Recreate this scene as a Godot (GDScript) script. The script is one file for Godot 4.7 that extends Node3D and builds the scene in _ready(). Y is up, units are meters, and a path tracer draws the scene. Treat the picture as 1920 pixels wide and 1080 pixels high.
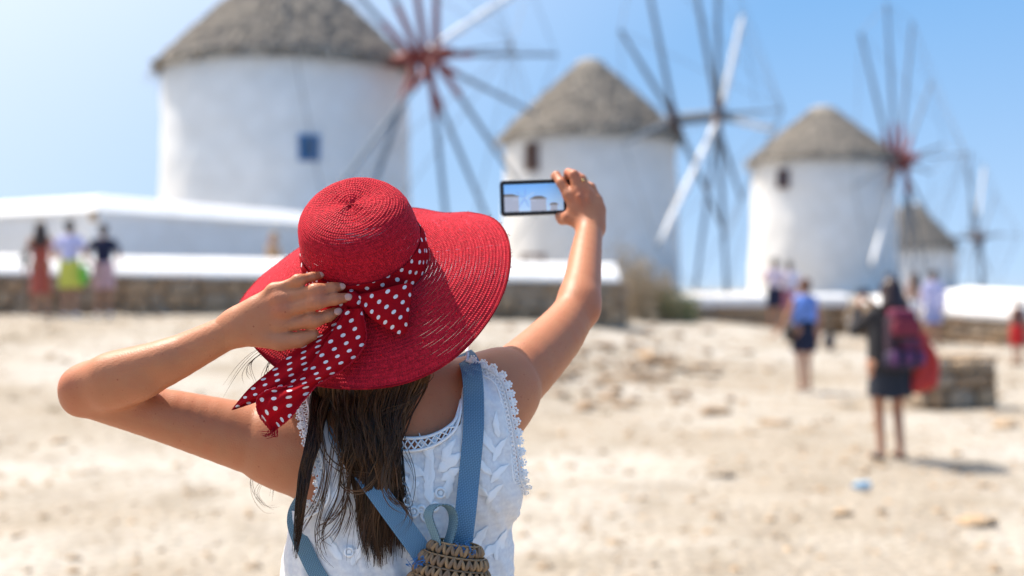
extends Node3D
# A woman in a red sun hat photographing a row of old windmills on a dry hilltop.

const LENS := 2667.0     # focal length in picture units of a 1920 wide frame
const EYE := 1.53        # height of the camera above the sand

var rng := RandomNumberGenerator.new()
var taken := {}


# ---------------------------------------------------------------- geometry helpers
class Shape:
	var v := PackedVector3Array()
	var n := PackedVector3Array()
	var u := PackedVector2Array()
	var c := PackedColorArray()
	var t := PackedInt32Array()

	func mesh() -> ArrayMesh:
		var arr := []
		arr.resize(Mesh.ARRAY_MAX)
		if n.size() != v.size():
			n.resize(v.size())
			n.fill(Vector3.ZERO)
			for i in range(0, t.size(), 3):
				var a := t[i]
				var b := t[i + 1]
				var d := t[i + 2]
				var f := (v[d] - v[a]).cross(v[b] - v[a])
				n[a] += f
				n[b] += f
				n[d] += f
			for i in n.size():
				n[i] = n[i].normalized() if n[i].length_squared() > 1e-20 else Vector3.UP
		arr[Mesh.ARRAY_VERTEX] = v
		arr[Mesh.ARRAY_NORMAL] = n
		if u.size() == v.size():
			arr[Mesh.ARRAY_TEX_UV] = u
		if c.size() == v.size():
			arr[Mesh.ARRAY_COLOR] = c
		arr[Mesh.ARRAY_INDEX] = t
		var m := ArrayMesh.new()
		m.add_surface_from_arrays(Mesh.PRIMITIVE_TRIANGLES, arr)
		return m

	# a sheet of rows x cols points, already appended from index first
	func sheet(first: int, rows: int, cols: int) -> void:
		for r in rows - 1:
			for k in cols - 1:
				var a := first + r * cols + k
				t.append_array([a, a + 1, a + cols, a + 1, a + cols + 1, a + cols])

	func add(p: Vector3, uv := Vector2.ZERO) -> void:
		v.append(p)
		u.append(uv)

	# flat convex face, wound so that it looks away from mid
	func face(pts: Array, mid: Vector3) -> void:
		var f: Vector3 = (pts[2] - pts[0]).cross(pts[1] - pts[0])
		var turn: bool = f.dot(pts[0] - mid) < 0.0
		f = (-f if turn else f).normalized()
		var first := v.size()
		for p in pts:
			v.append(p)
			n.append(f)
			u.append(Vector2(p.x + p.z, p.y))
		for k in pts.size() - 2:
			if turn:
				t.append_array([first, first + k + 2, first + k + 1])
			else:
				t.append_array([first, first + k + 1, first + k + 2])

	# box with chamfered edges
	func box(mid: Vector3, size: Vector3, bevel: float, turn := Basis.IDENTITY, jitter := 0.0, r: RandomNumberGenerator = null) -> void:
		var q := {}
		for i in 8:
			var s := Vector3(1 if i & 1 else -1, 1 if i & 2 else -1, 1 if i & 4 else -1)
			var j := Vector3.ZERO
			if r:
				j = Vector3(r.randf_range(-jitter, jitter), r.randf_range(-jitter, jitter), r.randf_range(-jitter, jitter))
			for ax in 3:
				var e := size * 0.5 - Vector3.ONE * bevel
				e[ax] = size[ax] * 0.5
				q[i * 3 + ax] = mid + turn * (s * e + j)
		for ax in 3:
			var a1 := 1 << ((ax + 1) % 3)
			var a2 := 1 << ((ax + 2) % 3)
			for s in 2:
				var o := (1 << ax) * s
				face([q[o * 3 + ax], q[(o + a1) * 3 + ax], q[(o + a1 + a2) * 3 + ax], q[(o + a2) * 3 + ax]], mid)
			for s in 4:
				var o := (a1 if s & 1 else 0) + (a2 if s & 2 else 0)
				var w := o + (1 << ax)
				var b1 := (ax + 1) % 3
				var b2 := (ax + 2) % 3
				face([q[o * 3 + b1], q[w * 3 + b1], q[w * 3 + b2], q[o * 3 + b2]], mid)
		for i in 8:
			face([q[i * 3], q[i * 3 + 1], q[i * 3 + 2]], mid)

	func ball(mid: Vector3, rad: Vector3, turn := Basis.IDENTITY, seg := 12, rings := 8) -> void:
		var first := v.size()
		for i in rings + 1:
			var a := PI * i / rings
			for k in seg + 1:
				var b := TAU * k / seg
				add(mid + turn * (Vector3(sin(a) * cos(b), cos(a), sin(a) * sin(b)) * rad), Vector2(float(k) / seg, float(i) / rings))
		sheet(first, rings + 1, seg + 1)

	# round tube along a path
	func tube(path: PackedVector3Array, rad: PackedFloat32Array, sides: int, tint := Color.WHITE, tinted := false) -> void:
		var first := v.size()
		var up := Vector3(0.31, 0.2, 0.93)
		var m := path.size()
		var run := 0.0
		for i in m:
			var d := (path[mini(i + 1, m - 1)] - path[maxi(i - 1, 0)]).normalized()
			var x := up.cross(d)
			if x.length_squared() < 1e-4:
				x = Vector3.RIGHT.cross(d)
			x = x.normalized()
			up = d.cross(x)
			if i > 0:
				run += path[i].distance_to(path[i - 1])
			for k in sides + 1:
				var a := TAU * k / sides
				v.append(path[i] + (x * cos(a) + up * sin(a)) * rad[i])
				u.append(Vector2(float(k) / sides, run))
				if tinted:
					c.append(tint)
		sheet(first, m, sides + 1)

	# solid of revolution about y; prof holds (radius, height)
	func lathe(mid: Vector3, prof: PackedVector2Array, seg: int, rough := 0.0, noise: FastNoiseLite = null) -> void:
		var first := v.size()
		for i in prof.size():
			for k in seg + 1:
				var a := TAU * k / seg
				var r := prof[i].x
				if noise and r > 0.01:
					r += rough * noise.get_noise_3d(cos(a) * r, prof[i].y, sin(a) * r)
				add(mid + Vector3(cos(a) * r, prof[i].y, sin(a) * r), Vector2(a * 3.0, prof[i].y))
		sheet(first, prof.size(), seg + 1)

	func join(o: Shape, at := Transform3D()) -> void:
		var first := v.size()
		for i in o.v.size():
			v.append(at * o.v[i])
			u.append(o.u[i] if o.u.size() == o.v.size() else Vector2.ZERO)
		for i in o.t:
			t.append(i + first)

	# evens out a surface
	func relax(times: int) -> void:
		for k in times:
			var sum := PackedVector3Array()
			sum.resize(v.size())
			var count := PackedFloat32Array()
			count.resize(v.size())
			for i in range(0, t.size(), 3):
				var a := t[i]
				var b := t[i + 1]
				var d := t[i + 2]
				sum[a] += v[b] + v[d]
				sum[b] += v[a] + v[d]
				sum[d] += v[a] + v[b]
				count[a] += 2.0
				count[b] += 2.0
				count[d] += 2.0
			for i in v.size():
				if count[i] > 0.0:
					v[i] = v[i].lerp(sum[i] / count[i], 0.5)
		n.clear()

	# joins another shape as it is, normals too
	func join_raw(o: Shape) -> void:
		var first := v.size()
		v.append_array(o.v)
		n.append_array(o.n)
		for i in o.t:
			t.append(i + first)

	# keeps what has a positive value, cutting triangles along the zero line
	func cut(f: Callable) -> Shape:
		var val := PackedFloat32Array()
		val.resize(v.size())
		for i in v.size():
			val[i] = f.call(v[i])
		var o := Shape.new()
		var map := {}
		for i in range(0, t.size(), 3):
			var poly := []
			for k in 3:
				var a := t[i + k]
				var b := t[i + (k + 1) % 3]
				if val[a] > 0.0:
					if not map.has(a):
						map[a] = o.v.size()
						o.v.append(v[a])
						o.n.append(n[a])
					poly.append(map[a])
				if (val[a] > 0.0) != (val[b] > 0.0):
					var key := Vector2i(mini(a, b), maxi(a, b))
					if not map.has(key):
						var s := val[a] / (val[a] - val[b])
						map[key] = o.v.size()
						o.v.append(v[a].lerp(v[b], s))
						o.n.append(n[a].lerp(n[b], s).normalized())
					poly.append(map[key])
			for k in poly.size() - 2:
				o.t.append_array([poly[0], poly[k + 1], poly[k + 2]])
		return o


# A body as tapered capsules joined by a smooth minimum, meshed as surface nets.
class Field:
	var a := PackedVector3Array()
	var ab := PackedVector3Array()
	var inv := PackedFloat32Array()
	var ra := PackedFloat32Array()
	var dr := PackedFloat32Array()
	var kk := PackedFloat32Array()
	var zs := PackedFloat32Array()

	func bone(p: Vector3, q: Vector3, r1: float, r2: float, k := 0.02, z := 1.0) -> void:
		var d := q - p
		d.z *= z
		a.append(p)
		ab.append(d)
		inv.append(1.0 / maxf(d.length_squared(), 1e-9))
		ra.append(r1)
		dr.append(r2 - r1)
		kk.append(k)
		zs.append(z)

	func one(p: Vector3, i: int) -> float:
		var w := p - a[i]
		w.z *= zs[i]
		var s := clampf(w.dot(ab[i]) * inv[i], 0.0, 1.0)
		return ((w - ab[i] * s).length() - (ra[i] + dr[i] * s)) / zs[i]

	func value(p: Vector3, ids: PackedInt32Array) -> float:
		var d := 1.0
		for i in ids:
			var w := p - a[i]
			var z := zs[i]
			w.z *= z
			var s := clampf(w.dot(ab[i]) * inv[i], 0.0, 1.0)
			var e := ((w - ab[i] * s).length() - (ra[i] + dr[i] * s)) / z
			var k := kk[i]
			var h := k - absf(d - e)
			d = minf(d, e)
			if h > 0.0:
				d -= h * h * 0.25 / k
		return d

	func all() -> PackedInt32Array:
		return PackedInt32Array(range(a.size()))

	func net(lo: Vector3, hi: Vector3, c: float, out: Shape) -> void:
		var bx := int(ceil((hi.x - lo.x) / c / 4.0))
		var by := int(ceil((hi.y - lo.y) / c / 4.0))
		var bz := int(ceil((hi.z - lo.z) / c / 4.0))
		var sy := bx * 4 + 1
		var sz := sy * (by * 4 + 1)
		var val := PackedFloat32Array()
		val.resize(sz * (bz * 4 + 1))
		val.fill(1.0)
		var vert := PackedInt32Array()
		vert.resize(val.size())
		vert.fill(-1)
		var active := PackedInt32Array()
		var reach := c * 2.0 * 1.7321 + c * 1.8
		var far := PackedFloat32Array()
		far.resize(a.size())
		# coarse blocks of 4 x 4 x 4 fine ones, so that empty air costs little
		for cz in range(0, bz, 4):
			for cy in range(0, by, 4):
				for cx in range(0, bx, 4):
					var cm := lo + Vector3(cx + 2, cy + 2, cz + 2) * (4.0 * c)
					var big := c * 8.0 * 1.7321 + c * 4.0
					var near := PackedInt32Array()
					var best := 9.0
					for i in a.size():
						var e := one(cm, i)
						far[i] = e
						best = minf(best, e)
					if best > big + 0.02:
						continue
					for i in a.size():
						if far[i] < best + 2.0 * big + 0.03:
							near.append(i)
					for z in range(cz, mini(cz + 4, bz)):
						for y in range(cy, mini(cy + 4, by)):
							for x in range(cx, mini(cx + 4, bx)):
								var m := lo + Vector3(x * 4 + 2, y * 4 + 2, z * 4 + 2) * c
								var first := x * 4 + y * 4 * sy + z * 4 * sz
								var d := value(m, near)
								if d > reach:
									continue
								if d < -reach * 1.6:
									for k in 4:
										for j in 4:
											var at := first + j * sy + k * sz
											val[at] = -1.0
											val[at + 1] = -1.0
											val[at + 2] = -1.0
											val[at + 3] = -1.0
									continue
								var ids := PackedInt32Array()
								for i in near:
									if one(m, i) < maxf(d, 0.0) + 2.0 * reach + kk[i]:
										ids.append(i)
								for k in 4:
									for j in 4:
										for i in 4:
											val[first + i + j * sy + k * sz] = value(lo + Vector3(x * 4 + i, y * 4 + j, z * 4 + k) * c, ids)
								active.append(first)
		var corner := PackedInt32Array([0, 1, sy, sy + 1, sz, sz + 1, sy + sz, sy + sz + 1])
		var ea := [0, 2, 4, 6, 0, 1, 4, 5, 0, 1, 2, 3]
		var eb := [1, 3, 5, 7, 2, 3, 6, 7, 4, 5, 6, 7]
		var w := PackedFloat32Array()
		w.resize(8)
		var cells := PackedInt32Array()
		for first in active:
			for k in 4:
				for j in 4:
					for i in 4:
						var at := first + i + j * sy + k * sz
						var inside := 0
						for q in 8:
							w[q] = val[at + corner[q]]
							if w[q] < 0.0:
								inside += 1
						if inside == 0 or inside == 8:
							continue
						var sum := Vector3.ZERO
						var count := 0
						for q in 12:
							var p1: int = ea[q]
							var p2: int = eb[q]
							if (w[p1] < 0.0) != (w[p2] < 0.0):
								var s := w[p1] / (w[p1] - w[p2])
								var pa := Vector3(p1 & 1, (p1 >> 1) & 1, p1 >> 2)
								sum += pa.lerp(Vector3(p2 & 1, (p2 >> 1) & 1, p2 >> 2), s)
								count += 1
						var ix := at % sy
						var iy := (at % sz) / sy
						var iz := at / sz
						vert[at] = out.v.size()
						out.v.append(lo + (Vector3(ix, iy, iz) + sum / count) * c)
						out.n.append(Vector3(w[1] + w[3] + w[5] + w[7] - w[0] - w[2] - w[4] - w[6], w[2] + w[3] + w[6] + w[7] - w[0] - w[1] - w[4] - w[5], w[4] + w[5] + w[6] + w[7] - w[0] - w[1] - w[2] - w[3]).normalized())
						cells.append(at)
		var steps := [[1, sy, sz], [sy, sz, 1], [sz, 1, sy]]
		for at in cells:
			var low: bool = val[at] < 0.0
			for s in steps:
				if (val[at + s[0]] < 0.0) == low:
					continue
				var p := vert[at]
				var q := vert[at - s[1]] if at >= s[1] else -1
				var r := vert[at - s[1] - s[2]] if at >= s[1] + s[2] else -1
				var o := vert[at - s[2]] if at >= s[2] else -1
				if q < 0 or r < 0 or o < 0:
					continue
				if low:
					out.t.append_array([p, r, q, p, o, r])
				else:
					out.t.append_array([p, q, r, p, r, o])


# ---------------------------------------------------------------- scene helpers
func at(px: float, py: float, d: float) -> Vector3:
	return Vector3((px - 960.0) / LENS * d, EYE - (py - 540.0) / LENS * d, -d)


func numbered(called: String, parent: Node) -> String:
	var key := str(parent.get_instance_id()) + called
	var k: int = taken.get(key, 0)
	taken[key] = k + 1
	return called if k == 0 else "%s_%03d" % [called, k]


func thing(called: String, label: String, category: String, where := Vector3.ZERO, group := "") -> Node3D:
	var o := Node3D.new()
	o.name = numbered(called, self)
	add_child(o, true)
	o.position = where
	o.set_meta("label", label)
	o.set_meta("category", category)
	if group:
		o.set_meta("group", group)
	return o


# a part whose shape is given in world places; the parent may be a thing, a part or the root
func part(called: String, s: Shape, m: Material, parent: Node3D, local := false) -> MeshInstance3D:
	return put(called, s.mesh(), m, parent, Vector3.ZERO if local or parent == self or parent is MeshInstance3D else -parent.position)


func put(called: String, mesh: Mesh, m: Material, parent: Node3D, where := Vector3.ZERO) -> MeshInstance3D:
	var o := MeshInstance3D.new()
	o.name = numbered(called, parent)
	o.mesh = mesh
	o.material_override = null
	if mesh is ArrayMesh and mesh.get_surface_count() and mesh.surface_get_material(0) == null:
		mesh.surface_set_material(0, m)
	elif mesh is ArrayMesh and mesh.surface_get_material(0) != m:
		o.set_surface_override_material(0, m)
	parent.add_child(o, true)
	o.position = where
	return o


func structure(called: String, s: Shape, m: Material) -> MeshInstance3D:
	var o := part(called, s, m, self)
	o.set_meta("kind", "structure")
	return o


func stuff(o: Node) -> void:
	o.set_meta("kind", "stuff")


func paint(r: float, g: float, b: float, rough := 0.8, spec := 0.5) -> StandardMaterial3D:
	var m := StandardMaterial3D.new()
	m.albedo_color = Color(r, g, b).linear_to_srgb()
	m.roughness = rough
	m.metallic_specular = spec
	return m


func cloud(freq: float, oct: int, seed_: int, lo: Color, hi: Color, size := 256, kind := FastNoiseLite.TYPE_SIMPLEX_SMOOTH) -> NoiseTexture2D:
	var f := FastNoiseLite.new()
	f.noise_type = kind
	f.frequency = freq
	f.fractal_octaves = oct
	f.seed = seed_
	var t := NoiseTexture2D.new()
	t.width = size
	t.height = size
	t.seamless = true
	t.noise = f
	var g := Gradient.new()
	g.set_color(0, lo)
	g.set_color(1, hi)
	t.color_ramp = g
	return t


func grain(m: StandardMaterial3D, tint: Texture2D, bump: Texture2D, per_metre: float, depth_cm: float) -> StandardMaterial3D:
	m.uv1_triplanar = true
	m.uv1_world_triplanar = true
	m.uv1_scale = Vector3.ONE * per_metre
	if tint:
		m.albedo_texture = tint
	if bump:
		m.heightmap_enabled = true
		m.heightmap_texture = bump
		m.heightmap_scale = depth_cm
	return m


func soft(p: Array, s: float) -> float:     # smooth curve through [x, y] pairs
	if s <= p[0][0]:
		return p[0][1]
	for i in p.size() - 1:
		if s <= p[i + 1][0]:
			var k: float = (s - p[i][0]) / (p[i + 1][0] - p[i][0])
			var y0: float = p[maxi(i - 1, 0)][1]
			var y3: float = p[mini(i + 2, p.size() - 1)][1]
			return cubic_interpolate(p[i][1], p[i + 1][1], y0, y3, k)
	return p[-1][1]


func line(p: Array, s: float) -> float:     # straight lines through [x, y] pairs
	if s <= p[0][0]:
		return p[0][1]
	for i in p.size() - 1:
		if s <= p[i + 1][0]:
			return lerpf(p[i][1], p[i + 1][1], (s - p[i][0]) / (p[i + 1][0] - p[i][0]))
	return p[-1][1]


func curve(pts: Array, steps: int) -> PackedVector3Array:
	var o := PackedVector3Array()
	for i in pts.size() - 1:
		var p0: Vector3 = pts[maxi(i - 1, 0)]
		var p3: Vector3 = pts[mini(i + 2, pts.size() - 1)]
		for k in steps:
			var p: Vector3 = pts[i]
			o.append(p.cubic_interpolate(pts[i + 1], p0, p3, float(k) / steps))
	o.append(pts[-1])
	return o


# a band of cloth between two edge curves, bulging a little across, uv in metres
func band(s: Shape, left: Array, right: Array, steps: int, across: int, bulge := 0.0, folds := 0.0) -> void:
	var l := curve(left, steps)
	var r := curve(right, steps)
	var first := s.v.size()
	var run := 0.0
	for i in l.size():
		if i > 0:
			run += (l[i] + r[i]).distance_to(l[i - 1] + r[i - 1]) * 0.5
		var wide := l[i].distance_to(r[i])
		for k in across + 1:
			var f := float(k) / across
			var p := l[i].lerp(r[i], f)
			p.z += bulge * 4.0 * f * (1.0 - f) + folds * sin(f * 9.0 + run * 20.0) * 0.5
			s.add(p, Vector2(f * wide, run))
	s.sheet(first, l.size(), across + 1)


# ---------------------------------------------------------------- terrain
var bumps := FastNoiseLite.new()


func ground_height(x: float, d: float) -> float:
	var k := smoothstep(-2.0, 4.5, x)
	var top := line([[-3, 1.03], [2, 0.8], [5, 0.72], [9, 0.28], [14, 0.2]], x)
	var h := top * smoothstep(lerpf(13.0, 22.0, k), lerpf(26.5, 33.0, k), d)
	h = lerpf(h, 1.3, smoothstep(36.0, 47.0, d))
	h -= smoothstep(130.0, 190.0, d) * 20.0
	return h


func ground_point(px: float, py: float) -> Vector3:
	var d := 5.0
	while d < 45.0:
		var p := at(px, py, d)
		if p.y <= ground_height(p.x, d):
			return Vector3(p.x, ground_height(p.x, d), -d)
		d += 0.05
	return at(px, py, d)


func on_ground(px: float, d: float) -> Vector3:
	var x := (px - 960.0) / LENS * d
	return Vector3(x, ground_height(x, d), -d)


# ---------------------------------------------------------------- shared materials
var M := {}


func weave_image(n: int, cells: int, low := 0.25) -> ImageTexture:     # over-under cloth, height in grey
	var im := Image.create(n, n, false, Image.FORMAT_RGB8)
	for y in n:
		for x in n:
			var a := float(x) / n * cells
			var b := float(y) / n * cells
			var over := (int(a) + int(b)) % 2 == 0
			var h := sin(PI * fmod(a, 1.0)) if over else sin(PI * fmod(b, 1.0))
			h = low + (1.0 - low) * pow(maxf(h, 0.0), 0.6) * (1.0 if over else 0.85)
			im.set_pixel(x, y, Color(h, h, h))
	return ImageTexture.create_from_image(im)


func straw_images() -> Array:      # braided paper straw: 16 stitches x 8 rows
	var w := 256
	var h := 128
	var hi := Image.create(w, h, false, Image.FORMAT_RGB8)
	var co := Image.create(w, h, false, Image.FORMAT_RGB8)
	var r := RandomNumberGenerator.new()
	r.seed = 41
	var tone := []
	for i in 16 * 2 * 8:
		tone.append([r.randf_range(0.8, 1.0), r.randf() < 0.02])
	for y in h:
		var row := y / 16
		var b := (y % 16 + 0.5) / 16.0
		var lean := 0.5 if b < 0.5 else -0.5
		for x in w:
			var a := (x + 0.5) / 16.0 + lean * (b - 0.5) * 1.4 + row * 0.37
			var cell := posmod(int(floor(a)), 16) + 16 * (row * 2 + (1 if b > 0.5 else 0))
			var f: float = a - floor(a)
			var g := pow(sin(PI * f), 0.7) * pow(sin(PI * fmod(b * 2.0, 1.0)), 0.35)
			hi.set_pixel(x, y, Color(g, g, g))
			var k: float = tone[cell][0]
			var spot: bool = tone[cell][1] and f > 0.25 and f < 0.75
			co.set_pixel(x, y, Color(1.0, 0.62, 0.62) if spot else Color(0.86 * k, 0.86 * k, 0.86 * k))
	return [ImageTexture.create_from_image(co), ImageTexture.create_from_image(hi)]


func dot_image() -> ImageTexture:      # white dots printed on woven red cloth, 26 mm square
	var n := 128
	var im := Image.create(n, n, false, Image.FORMAT_RGB8)
	var r := RandomNumberGenerator.new()
	r.seed = 5
	for y in n:
		for x in n:
			var d := 9.0
			for c in [Vector2(32, 32), Vector2(96, 96)]:
				d = minf(d, Vector2(x - c.x, y - c.y).length() / 17.5)
			var k := 0.86 + 0.14 * (1.0 if (x / 3 + y / 3) % 2 else 0.0) + r.randf_range(-0.05, 0.05)
			im.set_pixel(x, y, (Color(0.93, 0.92, 0.93) if d < 1.0 else Color(0.66, 0.045, 0.105)) * k)
	return ImageTexture.create_from_image(im)


func screen_image() -> ImageTexture:     # what the phone shows: sky, two mills, a white fan
	var w := 192
	var h := 104
	var im := Image.create(w, h, false, Image.FORMAT_RGB8)
	for y in h:
		for x in w:
			im.set_pixel(x, y, Color(0.47, 0.71, 0.95).lerp(Color(0.76, 0.88, 0.98), float(y) / h))
	for m in [[14, 36, 42, 46, 33], [110, 46, 38, 58, 26], [160, 74, 22, 82, 12]]:
		for y in h:
			for x in w:
				var dx: float = absf(x - m[0])
				if y >= m[1] and y < m[3] and dx < (y - m[1] + 6.0) / (m[3] - m[1] + 6.0) * (m[4] + 6):
					im.set_pixel(x, y, Color(0.44, 0.42, 0.40))
				elif y >= m[3] and dx < m[4]:
					im.set_pixel(x, y, Color(0.68, 0.71, 0.76))
	var c := Vector2(66, 54)
	for k in 7:
		var dir := Vector2.from_angle(k * TAU / 7.0 + 0.3)
		for s in 110:
			for q in 2:
				var p := c + dir * s * 0.34 + Vector2(q, 0)
				if p.x > 0 and p.y > 0 and p.x < w and p.y < h:
					im.set_pixelv(Vector2i(p), Color(0.83, 0.88, 0.94) if k % 3 == 0 else Color(0.48, 0.62, 0.80))
	return ImageTexture.create_from_image(im)


func skin_image() -> ImageTexture:     # uneven redness, pores and a few freckles, 30 cm square
	var n := 512
	var f := FastNoiseLite.new()
	f.seed = 31
	f.frequency = 0.02
	f.fractal_octaves = 5
	var g := f.get_seamless_image(n, n)
	var im := Image.create(n, n, false, Image.FORMAT_RGB8)
	for y in n:
		for x in n:
			var k := g.get_pixel(x, y).r
			im.set_pixel(x, y, Color(1.0, lerpf(0.92, 0.99, k), lerpf(0.90, 0.985, k)))
	var r := RandomNumberGenerator.new()
	r.seed = 77
	for i in 90:
		var c := Vector2i(r.randi() % n, r.randi() % n)
		var big := 2 if r.randf() < 0.2 else 1
		var dark := r.randf_range(0.55, 0.85)
		for dy in range(-big, big + 1):
			for dx in range(-big, big + 1):
				if dx * dx + dy * dy <= big * big:
					var q := Vector2i(posmod(c.x + dx, n), posmod(c.y + dy, n))
					im.set_pixelv(q, im.get_pixelv(q) * Color(0.5 + 0.5 * dark, dark, dark * 0.95))
	return ImageTexture.create_from_image(im)


func materials() -> void:
	var speck := cloud(0.02, 5, 3, Color(0.80, 0.78, 0.75), Color(1, 1, 1), 512)
	var rough := cloud(0.03, 5, 8, Color(0, 0, 0), Color(1, 1, 1), 512)
	var stain := cloud(0.008, 5, 21, Color(0.935, 0.928, 0.918), Color(1, 1, 1), 512)
	M.sand = grain(paint(1, 1, 1, 0.95, 0.2), speck, rough, 0.8, 3.0)
	M.sand.vertex_color_use_as_albedo = true
	M.plaster = grain(paint(0.88, 0.88, 0.87, 0.9, 0.3), stain, rough, 0.3, 1.1)
	M.mortar = grain(paint(0.45, 0.33, 0.22, 0.95, 0.2), speck, rough, 1.5, 2.0)
	M.stone = []
	for c in [[0.52, 0.37, 0.24], [0.41, 0.29, 0.19], [0.57, 0.42, 0.28], [0.46, 0.37, 0.28]]:
		M.stone.append(grain(paint(c[0], c[1], c[2], 0.9, 0.3), speck, rough, 2.2, 1.5))
	var straw := cloud(0.035, 5, 17, Color(0.36, 0.35, 0.34), Color(1, 1, 1), 512)
	M.thatch = grain(paint(0.41, 0.375, 0.335, 0.95, 0.2), straw, straw, 0.8, 7.0)
	M.thatch_pale = paint(0.40, 0.36, 0.305, 0.9, 0.2)
	M.grey_wood = grain(paint(0.23, 0.28, 0.34, 0.8), speck, rough, 3.0, 0.4)
	M.red_wood = grain(paint(0.30, 0.055, 0.045, 0.6), speck, rough, 3.0, 0.4)
	M.white_cloth = paint(0.80, 0.80, 0.79, 0.9, 0.2)
	M.blue_paint = paint(0.055, 0.17, 0.38, 0.5)
	M.brown_paint = paint(0.13, 0.06, 0.04, 0.6)
	M.dark_glass = paint(0.05, 0.10, 0.17, 0.12)
	M.rope = paint(0.25, 0.25, 0.25, 0.9)
	M.sea = paint(0.03, 0.12, 0.22, 0.15)
	# the woman
	var pores := cloud(0.2, 3, 32, Color(0, 0, 0), Color(1, 1, 1), 512)
	M.skin = grain(paint(0.47, 0.195, 0.094, 0.5, 0.42), skin_image(), pores, 3.3, 0.06)
	M.skin.vertex_color_use_as_albedo = true
	M.skin.subsurf_scatter_enabled = true
	M.skin.subsurf_scatter_strength = 0.06
	M.nail = paint(0.56, 0.30, 0.235, 0.25)
	var st := straw_images()
	M.straw = paint(0.86, 0.024, 0.05, 0.5, 0.16)
	M.straw.albedo_texture = st[0]
	M.straw.heightmap_enabled = true
	M.straw.heightmap_texture = st[1]
	M.straw.heightmap_scale = 0.14
	M.ribbon = paint(1, 1, 1, 0.85, 0.2)
	M.ribbon.albedo_texture = dot_image()
	M.ribbon.uv1_scale = Vector3(1 / 0.0235, 1 / 0.0235, 1)
	M.ribbon.backlight_enabled = true
	M.ribbon.backlight = Color(0.45, 0.45, 0.45)
	M.fray = paint(0.33, 0.008, 0.02, 0.9, 0.2)
	var cloth := weave_image(128, 16)
	M.cotton = grain(paint(0.92, 0.90, 0.88, 0.9, 0.2), cloud(0.01, 4, 51, Color(0.90, 0.90, 0.92), Color(1, 1, 1), 256), cloth, 45.0, 0.03)
	M.cotton.backlight_enabled = true
	M.cotton.backlight = Color(0.25, 0.25, 0.25)
	M.lace = paint(0.91, 0.90, 0.90, 0.85, 0.2)
	M.satin = paint(0.72, 0.66, 0.60, 0.35)
	M.webbing = paint(0.185, 0.345, 0.51, 0.8, 0.25)
	M.webbing.heightmap_enabled = true
	M.webbing.heightmap_texture = cloth
	M.webbing.heightmap_scale = 0.12
	M.webbing.albedo_texture = weave_image(128, 16, 0.62)
	M.webbing.uv1_scale = Vector3(24, 24, 1)
	M.webbing_pale = M.webbing.duplicate()
	M.webbing_pale.albedo_color = Color(0.25, 0.39, 0.46).linear_to_srgb()
	M.raffia = []
	for c in [[0.34, 0.20, 0.095], [0.27, 0.16, 0.08], [0.21, 0.13, 0.075]]:
		M.raffia.append(paint(c[0], c[1], c[2], 0.6))
	M.raffia_dark = paint(0.09, 0.052, 0.028, 0.9)
	M.hair = paint(1, 1, 1, 0.40, 0.34)
	M.hair.vertex_color_use_as_albedo = true
	M.denim = grain(paint(0.04, 0.09, 0.20, 0.85, 0.2), null, cloth, 40.0, 0.03)
	M.phone = paint(0.012, 0.012, 0.014, 0.25)
	M.phone_edge = paint(0.45, 0.47, 0.50, 0.18)
	M.phone_edge.metallic = 0.9
	M.screen = paint(1, 1, 1, 0.35)
	M.screen.albedo_texture = screen_image()
	M.screen.texture_repeat = false
	M.screen.emission_enabled = true
	M.screen.emission_texture = M.screen.albedo_texture
	M.screen.emission_energy_multiplier = 0.22
	M.gold = paint(0.80, 0.55, 0.22, 0.2)
	M.gold.metallic = 1.0
	M.eye = paint(0.8, 0.8, 0.78, 0.2)
	# the others
	M.tan = paint(0.45, 0.22, 0.13, 0.6)
	M.leaf = paint(0.12, 0.15, 0.05, 0.7)
	M.dry = paint(0.42, 0.32, 0.20, 0.85)
	M.plastic = paint(0.42, 0.60, 0.72, 0.3)


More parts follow.
